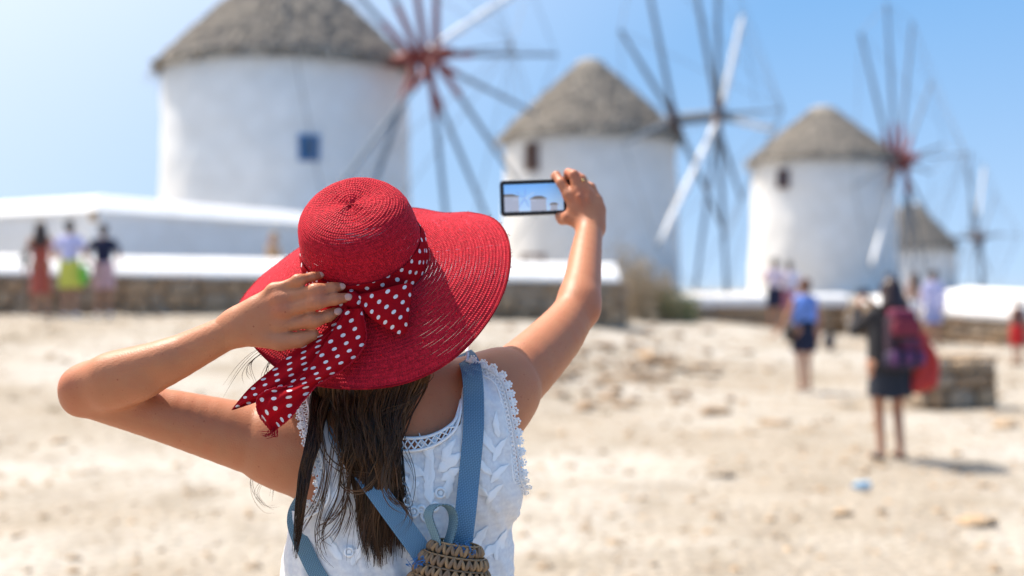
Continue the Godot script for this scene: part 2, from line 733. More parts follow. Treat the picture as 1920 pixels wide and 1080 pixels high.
# ---------------------------------------------------------------- setting
func ground() -> void:
	var rows := []
	var d := -7.0
	while d < 5.0:
		rows.append(d)
		d += 0.6
	while d < 20.0:
		rows.append(d)
		d += 0.13
	while d < 40.0:
		rows.append(d)
		d += 0.25
	while d < 220.0:
		rows.append(d)
		d *= 1.06
	rows.append(240.0)
	var s := Shape.new()
	var cols := 190
	var patch := FastNoiseLite.new()
	patch.seed = 9
	patch.frequency = 0.22
	patch.fractal_octaves = 4
	var fine := FastNoiseLite.new()
	fine.seed = 12
	fine.frequency = 1.6
	fine.fractal_octaves = 3
	bumps.seed = 4
	bumps.frequency = 0.45
	bumps.fractal_octaves = 4
	for r in rows:
		var half: float = 5.0 + absf(r) * 0.75 + (maxf(r - 60.0, 0.0)) * 2.0
		for k in cols + 1:
			var x := (2.0 * k / cols - 1.0) * half
			var near := 1.0 - smoothstep(45.0, 70.0, r)
			var y := ground_height(x, r) + near * (0.05 * bumps.get_noise_2d(x, r) + 0.02 * fine.get_noise_2d(x, r) - 0.02)
			s.v.append(Vector3(x, y, -r))
			var a := clampf(patch.get_noise_2d(x * 0.8, r) * 1.6 + 0.35, 0.0, 1.0)
			var b := clampf(fine.get_noise_2d(x * 0.7 + 50.0, r * 0.45) * 1.7, 0.0, 1.0)
			# pale dust, warm sand, and greyer stony patches
			var c := Color(0.455, 0.405, 0.338).lerp(Color(0.575, 0.545, 0.497), a)
			c = c.lerp(Color(0.33, 0.28, 0.215), b * 0.6)
			s.c.append(c)
	s.sheet(0, rows.size(), cols + 1)
	structure("ground", s, M.sand)
	var w := Shape.new()
	w.lathe(Vector3(0, -14, -300), PackedVector2Array([Vector2(6000, 0), Vector2(3000, 0), Vector2(600, 0), Vector2(0.1, 0)]), 48)
	structure("sea", w, M.sea)


# a cross-section of (depth behind the line, height) pairs run along a path
func sweep(s: Shape, path: Array, prof: Array) -> void:
	var rings := []
	for i in path.size():
		var a: Vector3 = path[maxi(i - 1, 0)]
		var b: Vector3 = path[mini(i + 1, path.size() - 1)]
		var dir := Vector3(b.x - a.x, 0, b.z - a.z).normalized()
		var back := Vector3.UP.cross(dir)
		var ring := []
		for p in prof:
			ring.append(path[i] + back * p[0] + Vector3.UP * p[1])
		rings.append(ring)
	var n := prof.size()
	for i in path.size() - 1:
		var mid := Vector3.ZERO
		for p in rings[i] + rings[i + 1]:
			mid += p / (2.0 * n)
		for k in n:
			s.face([rings[i][k], rings[i + 1][k], rings[i + 1][(k + 1) % n], rings[i][(k + 1) % n]], mid)
	for e in [0, path.size() - 1]:
		var mid: Vector3 = (path[0] + path[path.size() - 1]) * 0.5
		s.face(rings[e], mid)


func stone_shapes() -> Array:
	var o := []
	for i in 6:
		var s := Shape.new()
		rng.seed = 300 + i
		s.box(Vector3.ZERO, Vector3(1, 1, 1), 0.16, Basis.IDENTITY, 0.09, rng)
		o.append(s.mesh())
	return o


var stones := []


# courses of rough stones on the viewer's side of a wall between two points
func lay_stones(wall: Node3D, a: Vector3, b: Vector3, low: float, high: float, length: float, course: float, seed_: int) -> void:
	rng.seed = seed_
	var dir := Vector3(b.x - a.x, 0, b.z - a.z)
	var run := dir.length()
	dir = dir / run
	var back := Vector3.UP.cross(dir)
	var y := 0.0
	while y < high - low - 0.03:
		var h: float = minf(course * rng.randf_range(0.8, 1.2), high - low - y)
		var s := -rng.randf() * length * 0.5
		while s < run:
			var w := length * rng.randf_range(0.6, 1.4)
			var e := minf(s + w, run)
			var st := maxf(s, 0.0)
			if e - st > 0.06:
				var f := (st + e) * 0.5 / run
				var o := put("stone", stones[rng.randi() % 6], M.stone[rng.randi() % 4], wall)
				var p := a.lerp(b, f)
				p.y = lerpf(a.y, b.y, f) + low + y + h * 0.5
				o.transform = Transform3D(Basis(dir * (e - st - 0.02), Vector3.UP * (h - 0.02), -back * 0.2).rotated(dir, rng.randf_range(-0.04, 0.04)), p - back * rng.randf_range(0.0, 0.035) - wall.position)
			s += w
		y += h


func walls() -> void:
	stones = stone_shapes()
	# the long low wall
	var a := at(-420, 592, 26.5)
	var b := at(1150, 608, 29.0)
	a.y = 0.86
	b.y = 0.68
	var w := thing("stone_wall", "long low brown stone wall with sloping white coping behind the three people", "wall", a)
	var s := Shape.new()
	sweep(s, [a, b], [[0.06, -0.6], [0.06, 0.98], [0.9, 0.98], [0.9, -0.6]])
	part("core", s, M.mortar, w)
	s = Shape.new()
	var up := Vector3.UP * 0.96
	sweep(s, [a + up, b + up + (b - a).normalized() * 0.12], [[-0.08, 0.0], [-0.09, 0.06], [-0.02, 0.14], [0.3, 0.36], [0.5, 0.40], [0.9, 0.40], [0.95, 0.0]])
	part("coping", s, M.plaster, w)
	lay_stones(w, a, b, 0.0, 0.97, 0.42, 0.2, 71)
	# its end face
	var e := b + Vector3(0.0, 0, 0)
	lay_stones(w, e + Vector3(0.06, 0, -0.02), e + Vector3(0.25, 0, -0.85), 0.0, 0.97, 0.35, 0.2, 72)
	# the white wall with a corner above it
	var c := at(180, 365, 29.0)
	var l := at(-420, 389, 36.5)
	var r := at(700, 420, 38.0)
	var base := Vector3(c.x, 0.8, c.z)
	w = thing("white_wall", "tall white plastered wall with a corner, standing behind the long stone wall", "wall", base)
	s = Shape.new()
	var path := []
	for p in [l, c, r]:
		path.append(Vector3(p.x, 0.5, p.z))
	sweep(s, path, [[0, 0], [0, 2.6], [0.8, 2.6], [0.8, 0]])
	part("face", s, M.plaster, w)
	s = Shape.new()
	for p in path.size():
		path[p] = path[p] + Vector3.UP * 2.55
	sweep(s, path, [[-0.08, 0.0], [-0.08, 0.05], [0.02, 0.14], [0.3, 0.36], [0.45, 0.39], [0.8, 0.39], [0.8, 0]])
	part("coping", s, M.plaster, w)
	s = Shape.new()
	s.box(c + Vector3(0.0, -0.95, 0.05), Vector3(0.28, 1.05, 0.3), 0.03)
	part("pilaster", s, M.plaster, w)
	s = Shape.new()
	s.box(c + Vector3(0.02, -0.45, 0.24), Vector3(0.16, 0.22, 0.14), 0.02)
	part("wall_lamp", s, M.stone[2], w)
	# the low wall in front of the middle mills
	a = at(1262, 604, 35.5)
	b = at(1590, 600, 36.2)
	a.y = 0.55
	b.y = 0.55
	w = thing("stone_wall", "low dark stone wall with flat white top below the second and third mills", "wall", a)
	s = Shape.new()
	sweep(s, [a, b], [[0.06, -0.5], [0.06, 0.55], [0.7, 0.55], [0.7, -0.5]])
	part("core", s, M.mortar, w)
	s = Shape.new()
	sweep(s, [a + Vector3.UP * 0.52, b + Vector3.UP * 0.52], [[-0.06, 0], [-0.07, 0.2], [0.0, 0.27], [0.3, 0.31], [0.7, 0.31], [0.75, 0]])
	part("coping", s, M.plaster, w)
	lay_stones(w, a, b, 0.0, 0.53, 0.4, 0.18, 73)
	# the rounded white slab at the right
	a = at(1590, 606, 35.8)
	b = at(1912, 646, 32.0)
	a.y = 0.55
	b.y = 0.15
	w = thing("stone_wall", "dark stone wall under a broad rounded white slab, right of the colourful backpack", "wall", a)
	s = Shape.new()
	sweep(s, [a, b], [[0.1, -0.6], [0.1, 0.62], [1.3, 0.62], [1.3, -0.6]])
	part("core", s, M.mortar, w)
	s = Shape.new()
	sweep(s, [a + Vector3.UP * 0.12, a.lerp(b, 0.25) + Vector3.UP * 0.22, a.lerp(b, 0.55) + Vector3.UP * 0.54, b + Vector3.UP * 0.62], [[-0.1, 0], [-0.12, 0.1], [0.0, 0.28], [0.3, 0.46], [0.7, 0.62], [1.2, 0.68], [1.4, 0.4], [1.4, 0]])
	part("slab", s, M.plaster, w)
	lay_stones(w, a, b, 0.0, 0.58, 0.42, 0.19, 74)
	# the block of masonry standing alone
	var k := at(1803, 762, 18.4)
	k.y = -0.03
	w = thing("masonry_block", "square grey brown block of rough stone masonry standing alone on the sand", "stone block", k)
	s = Shape.new()
	var turn := Basis(Vector3.UP, 0.18)
	s.box(k + Vector3(0, 0.31, -0.3), Vector3(0.82, 0.62, 0.56), 0.03, turn)
	part("core", s, M.mortar, w)
	var f1 := k + turn * Vector3(-0.43, 0, 0.0)
	var f2 := k + turn * Vector3(0.43, 0, 0.0)
	lay_stones(w, f1, f2, 0.0, 0.64, 0.46, 0.215, 75)
	lay_stones(w, f2 + turn * Vector3(0.0, 0, -0.02), f2 + turn * Vector3(0.0, 0, -0.58), 0.0, 0.64, 0.46, 0.215, 76)
	lay_stones(w, f1 + turn * Vector3(0, 0, -0.58), f1 + turn * Vector3(0, 0, -0.02), 0.0, 0.64, 0.46, 0.215, 77)
	s = Shape.new()
	s.box(k + Vector3(0, 0.655, -0.3), Vector3(0.92, 0.07, 0.64), 0.025, turn)
	part("cap", s, M.stone[2], w)


func windmill(label: String, base: Vector3, radius: float, wall: float, roof: float, tip: float, hub_at: float, hub_up: float, reach: float, spokes: Array, spread: Array, red: bool, windows: Array, cap: String, seed_: int) -> void:
	var o := thing("windmill", label, "windmill", base, "round windmills along the ridge")
	var wob := FastNoiseLite.new()
	wob.seed = seed_
	wob.frequency = 0.35
	# tower
	var s := Shape.new()
	var prof := PackedVector2Array()
	for i in 25:
		var f := i / 24.0
		prof.append(Vector2(radius * lerpf(1.02, 0.975, f), wall * f - 0.5 * (1.0 - f)))
	prof.append(Vector2(radius * 0.5, wall))
	s.lathe(base, prof, 72, 0.10, wob)
	part("tower", s, M.plaster, o)
	# thatch: stepped layers, then a fringe of straw at the eave
	s = Shape.new()
	prof = PackedVector2Array()
	var eave := radius * 1.05
	prof.append(Vector2(radius * 0.9, wall - 0.02))
	prof.append(Vector2(eave, wall - 0.10))
	for i in 26:
		var f := i / 25.0
		var r := lerpf(eave, tip, f) + sin(PI * f) * radius * 0.022
		prof.append(Vector2(r + (0.05 if i % 3 == 0 else 0.0), wall + 0.04 + (roof - 0.04) * f))
	prof.append(Vector2(0.02, wall + roof + 0.05))
	var shag := FastNoiseLite.new()
	shag.seed = seed_ + 5
	shag.frequency = 2.3
	shag.fractal_octaves = 3
	s.lathe(base, prof, 170, 0.17, shag)
	var thatch := part("thatch_roof", s, M.thatch, o)
	s = Shape.new()
	rng.seed = seed_
	for i in 2600:
		var f := pow(rng.randf(), 1.6)
		var a := rng.randf() * TAU
		var r := lerpf(eave, tip, f) + sin(PI * f) * radius * 0.022 + 0.04
		var p := base + Vector3(cos(a) * r, wall + 0.02 + roof * f, sin(a) * r)
		var down := Vector3(cos(a) * (eave - tip), -roof, sin(a) * (eave - tip)).normalized()
		if f < 0.12:
			down = (down + Vector3.DOWN * 0.8).normalized()
		var side := Vector3(-sin(a), 0, cos(a)) * 0.022
		var q := p + down * rng.randf_range(0.2, 0.45) * (1.7 if f < 0.12 else 1.0) + side * rng.randf_range(-2, 2) + Vector3(cos(a), 0.4, sin(a)) * 0.06
		s.face([p - side, p + side, q], p - Vector3(cos(a), 0.5, sin(a)))
	stuff(part("loose_straw", s, M.thatch_pale, thatch))
	if cap:
		s = Shape.new()
		s.lathe(base + Vector3.UP * (wall + roof - 0.05), PackedVector2Array([Vector2(tip + 0.16, -0.12), Vector2(tip + 0.14, 0.05), Vector2(tip * 0.7, 0.16), Vector2(0.02, 0.2)]), 20)
		part("roof_cap", s, M.plaster if cap == "white" else M.thatch_pale, o)
	# windows set into the wall: (angle from the viewer, height, width, height, colour)
	for w in windows:
		var a: float = w[0]
		var out := Vector3(sin(a), 0, cos(a))
		var turn := Basis(Vector3.UP, a)
		var mid: Vector3 = base + out * radius * 0.99 + Vector3.UP * w[1]
		s = Shape.new()
		for e in [[-1, 0], [1, 0], [0, -1], [0, 1]]:
			var size := Vector3(0.1, w[3] + 0.2, 0.16) if e[0] else Vector3(w[2], 0.1, 0.16)
			s.box(mid + turn * Vector3(e[0] * (w[2] * 0.5 + 0.05), e[1] * (w[3] * 0.5 + 0.05), 0), size, 0.012, turn)
		var win := part("window", s, w[4], o)
		s = Shape.new()
		s.box(mid - out * 0.02, Vector3(w[2], w[3], 0.04), 0.004, turn)
		part("pane", s, w[5], win)
		s = Shape.new()
		s.box(mid + out * 0.03, Vector3(0.05, w[3], 0.05), 0.006, turn)
		s.box(mid + out * 0.03, Vector3(w[2] * 0.5 - 0.03, 0.05, 0.04), 0.006, turn)
		part("glazing_bar", s, w[4], win)
	# the fan: axle, collar and twelve spokes
	var al := deg_to_rad(60.0)
	var axis := Vector3(sin(al), 0.03, cos(al)).normalized()
	var h := Vector3(cos(al), 0, -sin(al))
	var root := base + Vector3.UP * hub_up
	var wood: Material = M.red_wood if red else M.grey_wood
	s = Shape.new()
	var near: float = spread[0]
	var far: float = spread[1]
	s.tube(PackedVector3Array([root + axis * radius * 0.6, root + axis * (far + 0.35), root + axis * (far + 0.36)]), PackedFloat32Array([0.17, 0.15, 0.02]), 10)
	var axle := part("axle", s, wood, o)
	s = Shape.new()
	s.tube(PackedVector3Array([root + axis * (near - 0.2), root + axis * (near - 0.19), root + axis * (far + 0.15), root + axis * (far + 0.16)]), PackedFloat32Array([0.05, 0.21, 0.19, 0.05]), 10)
	part("hub_collar", s, wood, axle)
	s = Shape.new()
	s.tube(PackedVector3Array([root + axis * far, root + axis * (far + 2.2)]), PackedFloat32Array([0.05, 0.025]), 6)
	part("bowsprit", s, M.grey_wood, axle)
	var ends := []
	for p in spokes:
		var dir: Vector3 = h * cos(deg_to_rad(p[0])) + Vector3.UP * sin(deg_to_rad(p[0]))
		var st := root + axis * lerpf(near, far, p[1])
		var long: float = reach * p[2]
		s = Shape.new()
		s.tube(PackedVector3Array([st, st + dir * long * 0.5, st + dir * long]), PackedFloat32Array([0.075, 0.07, 0.05]) if red else PackedFloat32Array([0.09, 0.08, 0.055]), 8)
		var sp := part("spoke", s, M.grey_wood, o)
		ends.append([p[0], st + dir * long])
		if red:
			s = Shape.new()
			s.tube(PackedVector3Array([st, st + dir * reach * 0.24, st + dir * reach * 0.245]), PackedFloat32Array([0.11, 0.09, 0.02]), 8)
			part("spoke_root", s, M.red_wood, sp)
		else:
			s = Shape.new()
			s.tube(PackedVector3Array([st, st + dir * reach * 0.1]), PackedFloat32Array([0.13, 0.1]), 8)
			part("spoke_root", s, M.brown_paint, sp)
		if p[3] > 0:
			s = Shape.new()
			var q0 := 0.05 if p[3] == 1 else 0.3
			var path := PackedVector3Array()
			var rad := PackedFloat32Array()
			for i in 13:
				var f := lerpf(q0, 0.97, i / 12.0)
				path.append(st + dir * long * f + Vector3(0.05, 0, 0.08))
				rad.append((0.105 + 0.02 * sin(i * 2.1)) * (0.25 if i == 0 or i == 12 else 1.0))
			s.tube(path, rad, 8)
			part("furled_sail", s, M.white_cloth, sp)
	ends.sort_custom(func(p, q): return p[0] < q[0])
	s = Shape.new()
	for i in ends.size():
		var e: Vector3 = ends[i][1]
		var f: Vector3 = ends[(i + 1) % ends.size()][1]
		s.tube(PackedVector3Array([e, f]), PackedFloat32Array([0.014, 0.014]), 4)
		s.tube(PackedVector3Array([e, root + axis * (far + 2.2)]), PackedFloat32Array([0.012, 0.012]), 4)
	stuff(part("rigging", s, M.rope, o))


func mills() -> void:
	var glass: Material = M.dark_glass
	var b := at(538, 540, 41.0)
	b.y = 2.6
	windmill("largest round white windmill, nearest one, with red hub and blue window", b, 3.55, 5.2, 3.05, 0.45, 4.05, 5.08, 7.0, [[154, 0.1, 1.0, 0], [132, 0.3, 1.0, 0], [106, 0.5, 0.95, 0], [88, 0.8, 0.95, 0], [27, 0.2, 1.0, 1], [8, 0.9, 0.97, 0], [-8, 0.4, 0.9, 0], [-34, 0.7, 1.0, 0], [-50, 0.3, 1.0, 0], [-79, 0.6, 1.0, 0], [-119, 0.2, 1.0, 0], [221, 0.9, 0.95, 0]], [4.3, 5.3], true, [[0.32, 2.64, 0.36, 0.50, M.blue_paint, glass]], "", 11)
	b = at(1107, 540, 49.0)
	b.y = 1.3
	windmill("second windmill with a grey cone of thatch and white furled sails on its fan", b, 3.02, 5.35, 2.65, 0.35, 0, 5.75, 6.0, [[118, 0.0, 1.0, 0], [151, 0.0, 0.8, 0], [196, 0.0, 0.68, 0], [-39, 0.0, 1.0, 0], [117, 1.0, 1.0, 0], [91, 1.0, 1.0, 0], [60, 1.0, 0.72, 1], [8, 1.0, 0.6, 0], [1, 0.9, 0.97, 2], [222, 1.0, 1.1, 1], [251, 1.0, 1.0, 0], [277, 1.0, 1.0, 0], [-46, 0.9, 0.6, 0]], [3.15, 4.7], false, [[-0.75, 4.55, 0.36, 0.72, M.brown_paint, M.brown_paint], [-0.73, 1.0, 0.8, 0.5, M.brown_paint, M.brown_paint]], "straw", 22)
	b = at(1543, 540, 59.0)
	b.y = 1.15
	windmill("third windmill with a pale cap on its thatch and a small dark window", b, 2.98, 5.6, 2.2, 0.42, 0, 5.5, 6.2, [[134, 0.1, 1.0, 0], [102, 0.3, 1.0, 0], [71, 0.5, 1.0, 0], [39, 0.7, 0.95, 0], [10, 0.9, 0.98, 0], [-1, 0.2, 1.0, 0], [-22, 0.4, 0.97, 0], [-50, 0.6, 1.0, 0], [-78, 0.8, 1.0, 0], [226, 0.5, 1.0, 2], [194, 0.3, 0.95, 0], [255, 0.9, 1.0, 0]], [2.75, 3.6], true, [[-0.77, 4.75, 0.34, 0.55, M.brown_paint, glass]], "straw", 33)
	b = at(1708, 540, 95.0)
	b.y = 1.2
	windmill("farthest and smallest windmill, half hidden behind the third one", b, 2.95, 3.0, 2.95, 0.4, 0, 3.55, 5.6, [[98, 0.1, 1.0, 0], [62, 0.3, 1.0, 2], [128, 0.5, 1.0, 0], [33, 0.7, 1.0, 0], [4, 0.9, 1.0, 0], [-25, 0.2, 1.0, 0], [-52, 0.4, 1.0, 0], [-78, 0.6, 1.0, 0], [-100, 0.8, 1.0, 0], [-128, 0.5, 1.0, 0], [-155, 0.3, 1.0, 0], [178, 0.9, 1.0, 0]], [3.9, 4.8], false, [], "white", 44)


func bush() -> void:
	var base := on_ground(1222, 33.0)
	base.y = 0.72
	var o := thing("bush", "dry brown shrub, green low down, at the end of the long stone wall", "bush", base)
	rng.seed = 61
	var stems := Shape.new()
	var leaves := Shape.new()
	var dry := Shape.new()
	for i in 90:
		var f := rng.randf()
		var root := base + Vector3(lerpf(-0.8, 0.9, f), -0.1, rng.randf_range(-0.6, 0.5))
		var tall := lerpf(2.15, 0.55, pow(f, 1.1)) * rng.randf_range(0.55, 1.05)
		var tip := root + Vector3(rng.randf_range(-0.3, 0.3), tall, rng.randf_range(-0.3, 0.3))
		var mid := root.lerp(tip, 0.5) + Vector3(rng.randf_range(-0.12, 0.12), 0, rng.randf_range(-0.12, 0.12))
		var path := curve([root, mid, tip], 4)
		var rad := PackedFloat32Array()
		for k in path.size():
			rad.append(lerpf(0.018, 0.005, float(k) / path.size()))
		stems.tube(path, rad, 5)
		for k in 70:
			var p := root.lerp(tip, rng.randf_range(0.15, 1.0)) + Vector3(rng.randf_range(-1, 1), rng.randf_range(-1, 1), rng.randf_range(-1, 1)) * 0.16
			var d := Vector3(rng.randf_range(-1, 1), rng.randf_range(-0.3, 1), rng.randf_range(-1, 1)).normalized() * rng.randf_range(0.04, 0.1)
			var w := d.cross(Vector3(rng.randf(), rng.randf(), 1)).normalized() * 0.022
			var green: bool = f > 0.58 and p.y < base.y + 0.75 and rng.randf() < 0.8
			(leaves if green else dry).face([p, p + d * 0.5 + w, p + d, p + d * 0.5 - w], p - Vector3(0, 1, 0))
	part("stem", stems, M.dry, o)
	stuff(part("green_leaves", leaves, M.leaf, o))
	stuff(part("dry_twigs", dry, M.dry, o))


func rubble() -> void:
	var shapes := []
	for i in 4:
		var s := Shape.new()
		s.ball(Vector3.ZERO, Vector3.ONE, Basis.IDENTITY, 10, 7)
		var f := FastNoiseLite.new()
		f.seed = 90 + i
		f.frequency = 0.7
		for k in s.v.size():
			var p := s.v[k]
			s.v[k] = p * (1.0 + 0.7 * f.get_noise_3dv(p))
		shapes.append(s.mesh())
	var spots := [[1060, 700, 0.16, "broad grey rock half buried in the sand, right of her raised arm"], [1215, 668, 0.22, "flat grey rock lying on the bank below the bush"], [1270, 690, 0.2, "grey rock beside the flat one on the bank below the bush"], [1150, 722, 0.12, "small brown rock on open sand in front of the bank"], [1330, 700, 0.14, "low tan rock lying between the bank and the person in blue"], [1450, 795, 0.18, "wide low brown rock on the sand in front of the person in blue"], [1545, 792, 0.13, "small tan rock left of the woman with the colourful backpack"], [1345, 770, 0.16, "pale flat rock in the middle of the open sand"], [1580, 962, 0.07, "small dark stone just below the blue plastic bottle"], [1830, 980, 0.13, "long dark stone lying at the right of the foreground sand"], [1358, 888, 0.07, "small grey stone alone on the foreground sand"], [112, 828, 0.07, "small dark stone on the sand below her left elbow"], [1165, 606, 0.16, "pale stone at the foot of the long wall's end"], [1885, 800, 0.14, "tan rock near the right edge, in front of the masonry block"]]
	rng.seed = 8
	for s in spots:
		var p := ground_point(s[0], s[1])
		var o := put("rock", shapes[rng.randi() % 4], M.stone[[2, 3, 2, 0][rng.randi() % 4]], self, p)
		var r: float = s[2]
		o.transform = Transform3D(Basis(Vector3.UP, rng.randf() * TAU) * Basis.from_scale(Vector3(r * rng.randf_range(1.0, 1.5), r * rng.randf_range(0.25, 0.45), r)), p)
		o.set_meta("label", s[3])
		o.set_meta("category", "rock")
		o.set_meta("group", "loose rocks on the sand")
	var mm := MultiMesh.new()
	mm.transform_format = MultiMesh.TRANSFORM_3D
	mm.mesh = shapes[1]
	mm.instance_count = 2600
	for i in 2600:
		var d := rng.randf_range(7.0, 34.0)
		var x := rng.randf_range(-0.42, 0.42) * d
		var r := 0.008 + 0.03 * pow(rng.randf(), 4.0) + 0.0006 * d
		mm.set_instance_transform(i, Transform3D(Basis(Vector3.UP, rng.randf() * TAU) * Basis.from_scale(Vector3(r * 1.4, r * 0.6, r)), Vector3(x, ground_height(x, d) + 0.05 * bumps.get_noise_2d(x, d) - 0.018, -d)))
	# dry weeds in small tufts
	var weed := Shape.new()
	for i in 70:
		var q := ground_point(rng.randf_range(0.0, 1900.0), rng.randf_range(615.0, 800.0))
		if absf(q.x) > 9.0:
			continue
		for k in 26:
			var d := Vector3(rng.randf_range(-1, 1), rng.randf_range(0.5, 1.6), rng.randf_range(-1, 1)).normalized() * rng.randf_range(0.03, 0.10)
			var p := q + Vector3(rng.randf_range(-0.07, 0.07), -0.01, rng.randf_range(-0.07, 0.07))
			weed.face([p - Vector3(0.005, 0, 0), p + Vector3(0.005, 0, 0), p + d], p - Vector3(0, 0, 1))
	var weeds := part("dry_weeds", weed, M.dry, self)
	weeds.set_meta("label", "small tufts of dry weeds dotted over the sandy ground")
	weeds.set_meta("category", "weeds")
	stuff(weeds)
	var heap := MultiMesh.new()
	heap.transform_format = MultiMesh.TRANSFORM_3D
	heap.mesh = shapes[3]
	heap.instance_count = 250
	for i in 250:
		var q := ground_point(1170.0 + rng.randfn(0.0, 120.0), 690.0 + rng.randfn(0.0, 38.0))
		var r := 0.02 + 0.10 * pow(rng.randf(), 3.0)
		heap.set_instance_transform(i, Transform3D(Basis(Vector3.UP, rng.randf() * TAU) * Basis.from_scale(Vector3(r * 1.3, r * 0.5, r)), q))
	var loose := MultiMeshInstance3D.new()
	loose.name = "rubble"
	loose.multimesh = heap
	loose.material_override = M.stone[1]
	add_child(loose, true)
	loose.set_meta("label", "patch of broken grey stones on the bank right of her raised arm")
	loose.set_meta("category", "rubble")
	stuff(loose)
	var o := MultiMeshInstance3D.new()
	o.name = "gravel"
	o.multimesh = mm
	o.material_override = M.stone[2]
	add_child(o, true)
	o.set_meta("label", "scattered gravel lying all over the pale sandy ground")
	o.set_meta("category", "gravel")
	stuff(o)


# ---------------------------------------------------------------- the other visitors
# spec: px, d, height, yaw (0 faces away from us), arms [[elbow, wrist, hand] left, right] in a 1.7 m frame, hair, clothes
func visitor(label: String, px: float, d: float, height: float, yaw: float, spec: Dictionary) -> Node3D:
	var base := on_ground(px, d)
	base.y -= 0.01
	if spec.has("lift"):
		base.y += spec.lift
	var o := thing("person", label, "person", base, spec.get("group", ""))
	o.transform = Transform3D(Basis(Vector3.UP, yaw) * Basis.from_scale(Vector3.ONE * height / 1.7), base)
	var f := Field.new()
	var wide: float = spec.get("wide", 1.0)
	var stride: float = spec.get("stride", 0.0)
	for s in [-1.0, 1.0]:
		var hip := Vector3(s * 0.09 * wide, 0.9, 0)
		var knee := Vector3(s * 0.095, 0.49, -0.03 - s * stride * 0.5)
		var foot := Vector3(s * 0.1, 0.08, 0.03 - s * stride)
		f.bone(hip, knee, 0.085 * wide, 0.055, 0.02)
		f.bone(knee, foot, 0.054, 0.036, 0.015)
		f.bone(foot + Vector3(0, -0.035, 0.02), foot + Vector3(s * 0.02, -0.045, -0.15), 0.036, 0.03, 0.015)
	f.bone(Vector3(-0.07, 0.93, 0), Vector3(0.07, 0.93, 0), 0.11 * wide, 0.11 * wide, 0.04)
	f.bone(Vector3(0, 1.0, 0), Vector3(0, 1.28, 0), 0.125 * wide, 0.145 * wide, 0.05, 1.35)
	f.bone(Vector3(-0.14, 1.39, 0), Vector3(0.14, 1.39, 0), 0.06, 0.06, 0.05)
	f.bone(Vector3(0, 1.4, 0), Vector3(0, 1.56, -0.01), 0.055, 0.05, 0.03)
	f.bone(Vector3(0, 1.63, 0.01), Vector3(0, 1.6, -0.03), 0.082, 0.07, 0.02)
	f.bone(Vector3(0, 1.53, -0.06), Vector3(0, 1.54, -0.05), 0.035, 0.035, 0.03)
	f.bone(Vector3(0, 1.6, -0.1), Vector3(0, 1.575, -0.112), 0.01, 0.013, 0.008)
	for s in [-1.0, 1.0]:
		f.bone(Vector3(s * 0.082, 1.6, 0.0), Vector3(s * 0.088, 1.57, 0.0), 0.014, 0.01, 0.006)
		var arm: Array = spec.get("left" if s < 0 else "right", [Vector3(s * 0.245, 1.12, 0.03), Vector3(s * 0.265, 0.88, -0.03), Vector3(s * 0.265, 0.79, -0.05)])
		f.bone(Vector3(s * 0.17, 1.38, 0), arm[0], 0.052, 0.04, 0.03)
		f.bone(arm[0], arm[1], 0.04, 0.027, 0.012)
		f.bone(arm[1], arm[2], 0.027, 0.03, 0.012)
		var on: Vector3 = (arm[2] - arm[1]).normalized()
		for k in 4:
			f.bone(arm[2] + Vector3(0, 0, 0.02 - k * 0.014), arm[2] + on * (0.09 - 0.008 * absf(k - 1.5)) + Vector3(-s * 0.02, 0, 0.026 - k * 0.018), 0.011, 0.009, 0.004)
		f.bone(arm[2], arm[2] + on * 0.05 + Vector3(0, 0, -0.045), 0.013, 0.01, 0.006)
	var skin := Shape.new()
	f.net(Vector3(-0.8, -0.03, -0.75), Vector3(0.8, 2.1, 0.5), 0.017, skin)
	part("body", skin, M.tan, o, true)
	# clothes follow the same bones, a little larger
	for c in spec.clothes:
		var g := Field.new()
		var hem := 0.0
		match c[0]:
			"shirt", "vest":
				g.bone(Vector3(0, 0.98, 0), Vector3(0, 1.28, 0), 0.15 * wide, 0.158 * wide, 0.05, 1.3)
				g.bone(Vector3(-0.14, 1.385, 0), Vector3(0.14, 1.385, 0), 0.073, 0.073, 0.05)
				for s in [-1.0, 1.0]:
					var arm: Array = spec.get("left" if s < 0 else "right", [Vector3(s * 0.245, 1.12, 0.03), Vector3(), Vector3()])
					var sh := Vector3(s * 0.17, 1.38, 0)
					if c[0] == "shirt":
						g.bone(sh, sh.lerp(arm[0], 0.62), 0.068, 0.066, 0.03)
			"long shirt":
				g.bone(Vector3(0, 0.9, 0), Vector3(0, 1.28, 0), 0.17 * wide, 0.16 * wide, 0.05, 1.2)
				g.bone(Vector3(-0.14, 1.385, 0), Vector3(0.14, 1.385, 0), 0.073, 0.073, 0.05)
				for s in [-1.0, 1.0]:
					var arm: Array = spec.get("left" if s < 0 else "right", [Vector3(s * 0.245, 1.12, 0.03), Vector3(s * 0.265, 0.88, -0.03), Vector3()])
					g.bone(Vector3(s * 0.17, 1.38, 0), arm[0], 0.066, 0.055, 0.03)
					g.bone(arm[0], arm[0].lerp(arm[1], 0.9), 0.055, 0.042, 0.01)
			"shorts":
				g.bone(Vector3(-0.06, 0.95, 0), Vector3(0.06, 0.95, 0), 0.135 * wide, 0.135 * wide, 0.03, 1.1)
				for s in [-1.0, 1.0]:
					g.bone(Vector3(s * 0.085 * wide, 0.86, 0), Vector3(s * 0.1 * wide, 0.46, -0.02), 0.115 * wide, 0.105, 0.02)
				hem = 0.52
			"skirt":
				g.bone(Vector3(0, 1.02, 0), Vector3(0, 0.5, 0), 0.145 * wide, 0.172 * wide, 0.03, 1.15)
				hem = 0.60
			"dress":
				g.bone(Vector3(0, 1.2, 0), Vector3(0, 1.3, 0), 0.145, 0.15, 0.05, 1.3)
				g.bone(Vector3(0, 1.15, 0), Vector3(0, 0.36, 0), 0.14, 0.19, 0.04, 1.15)
				hem = 0.42
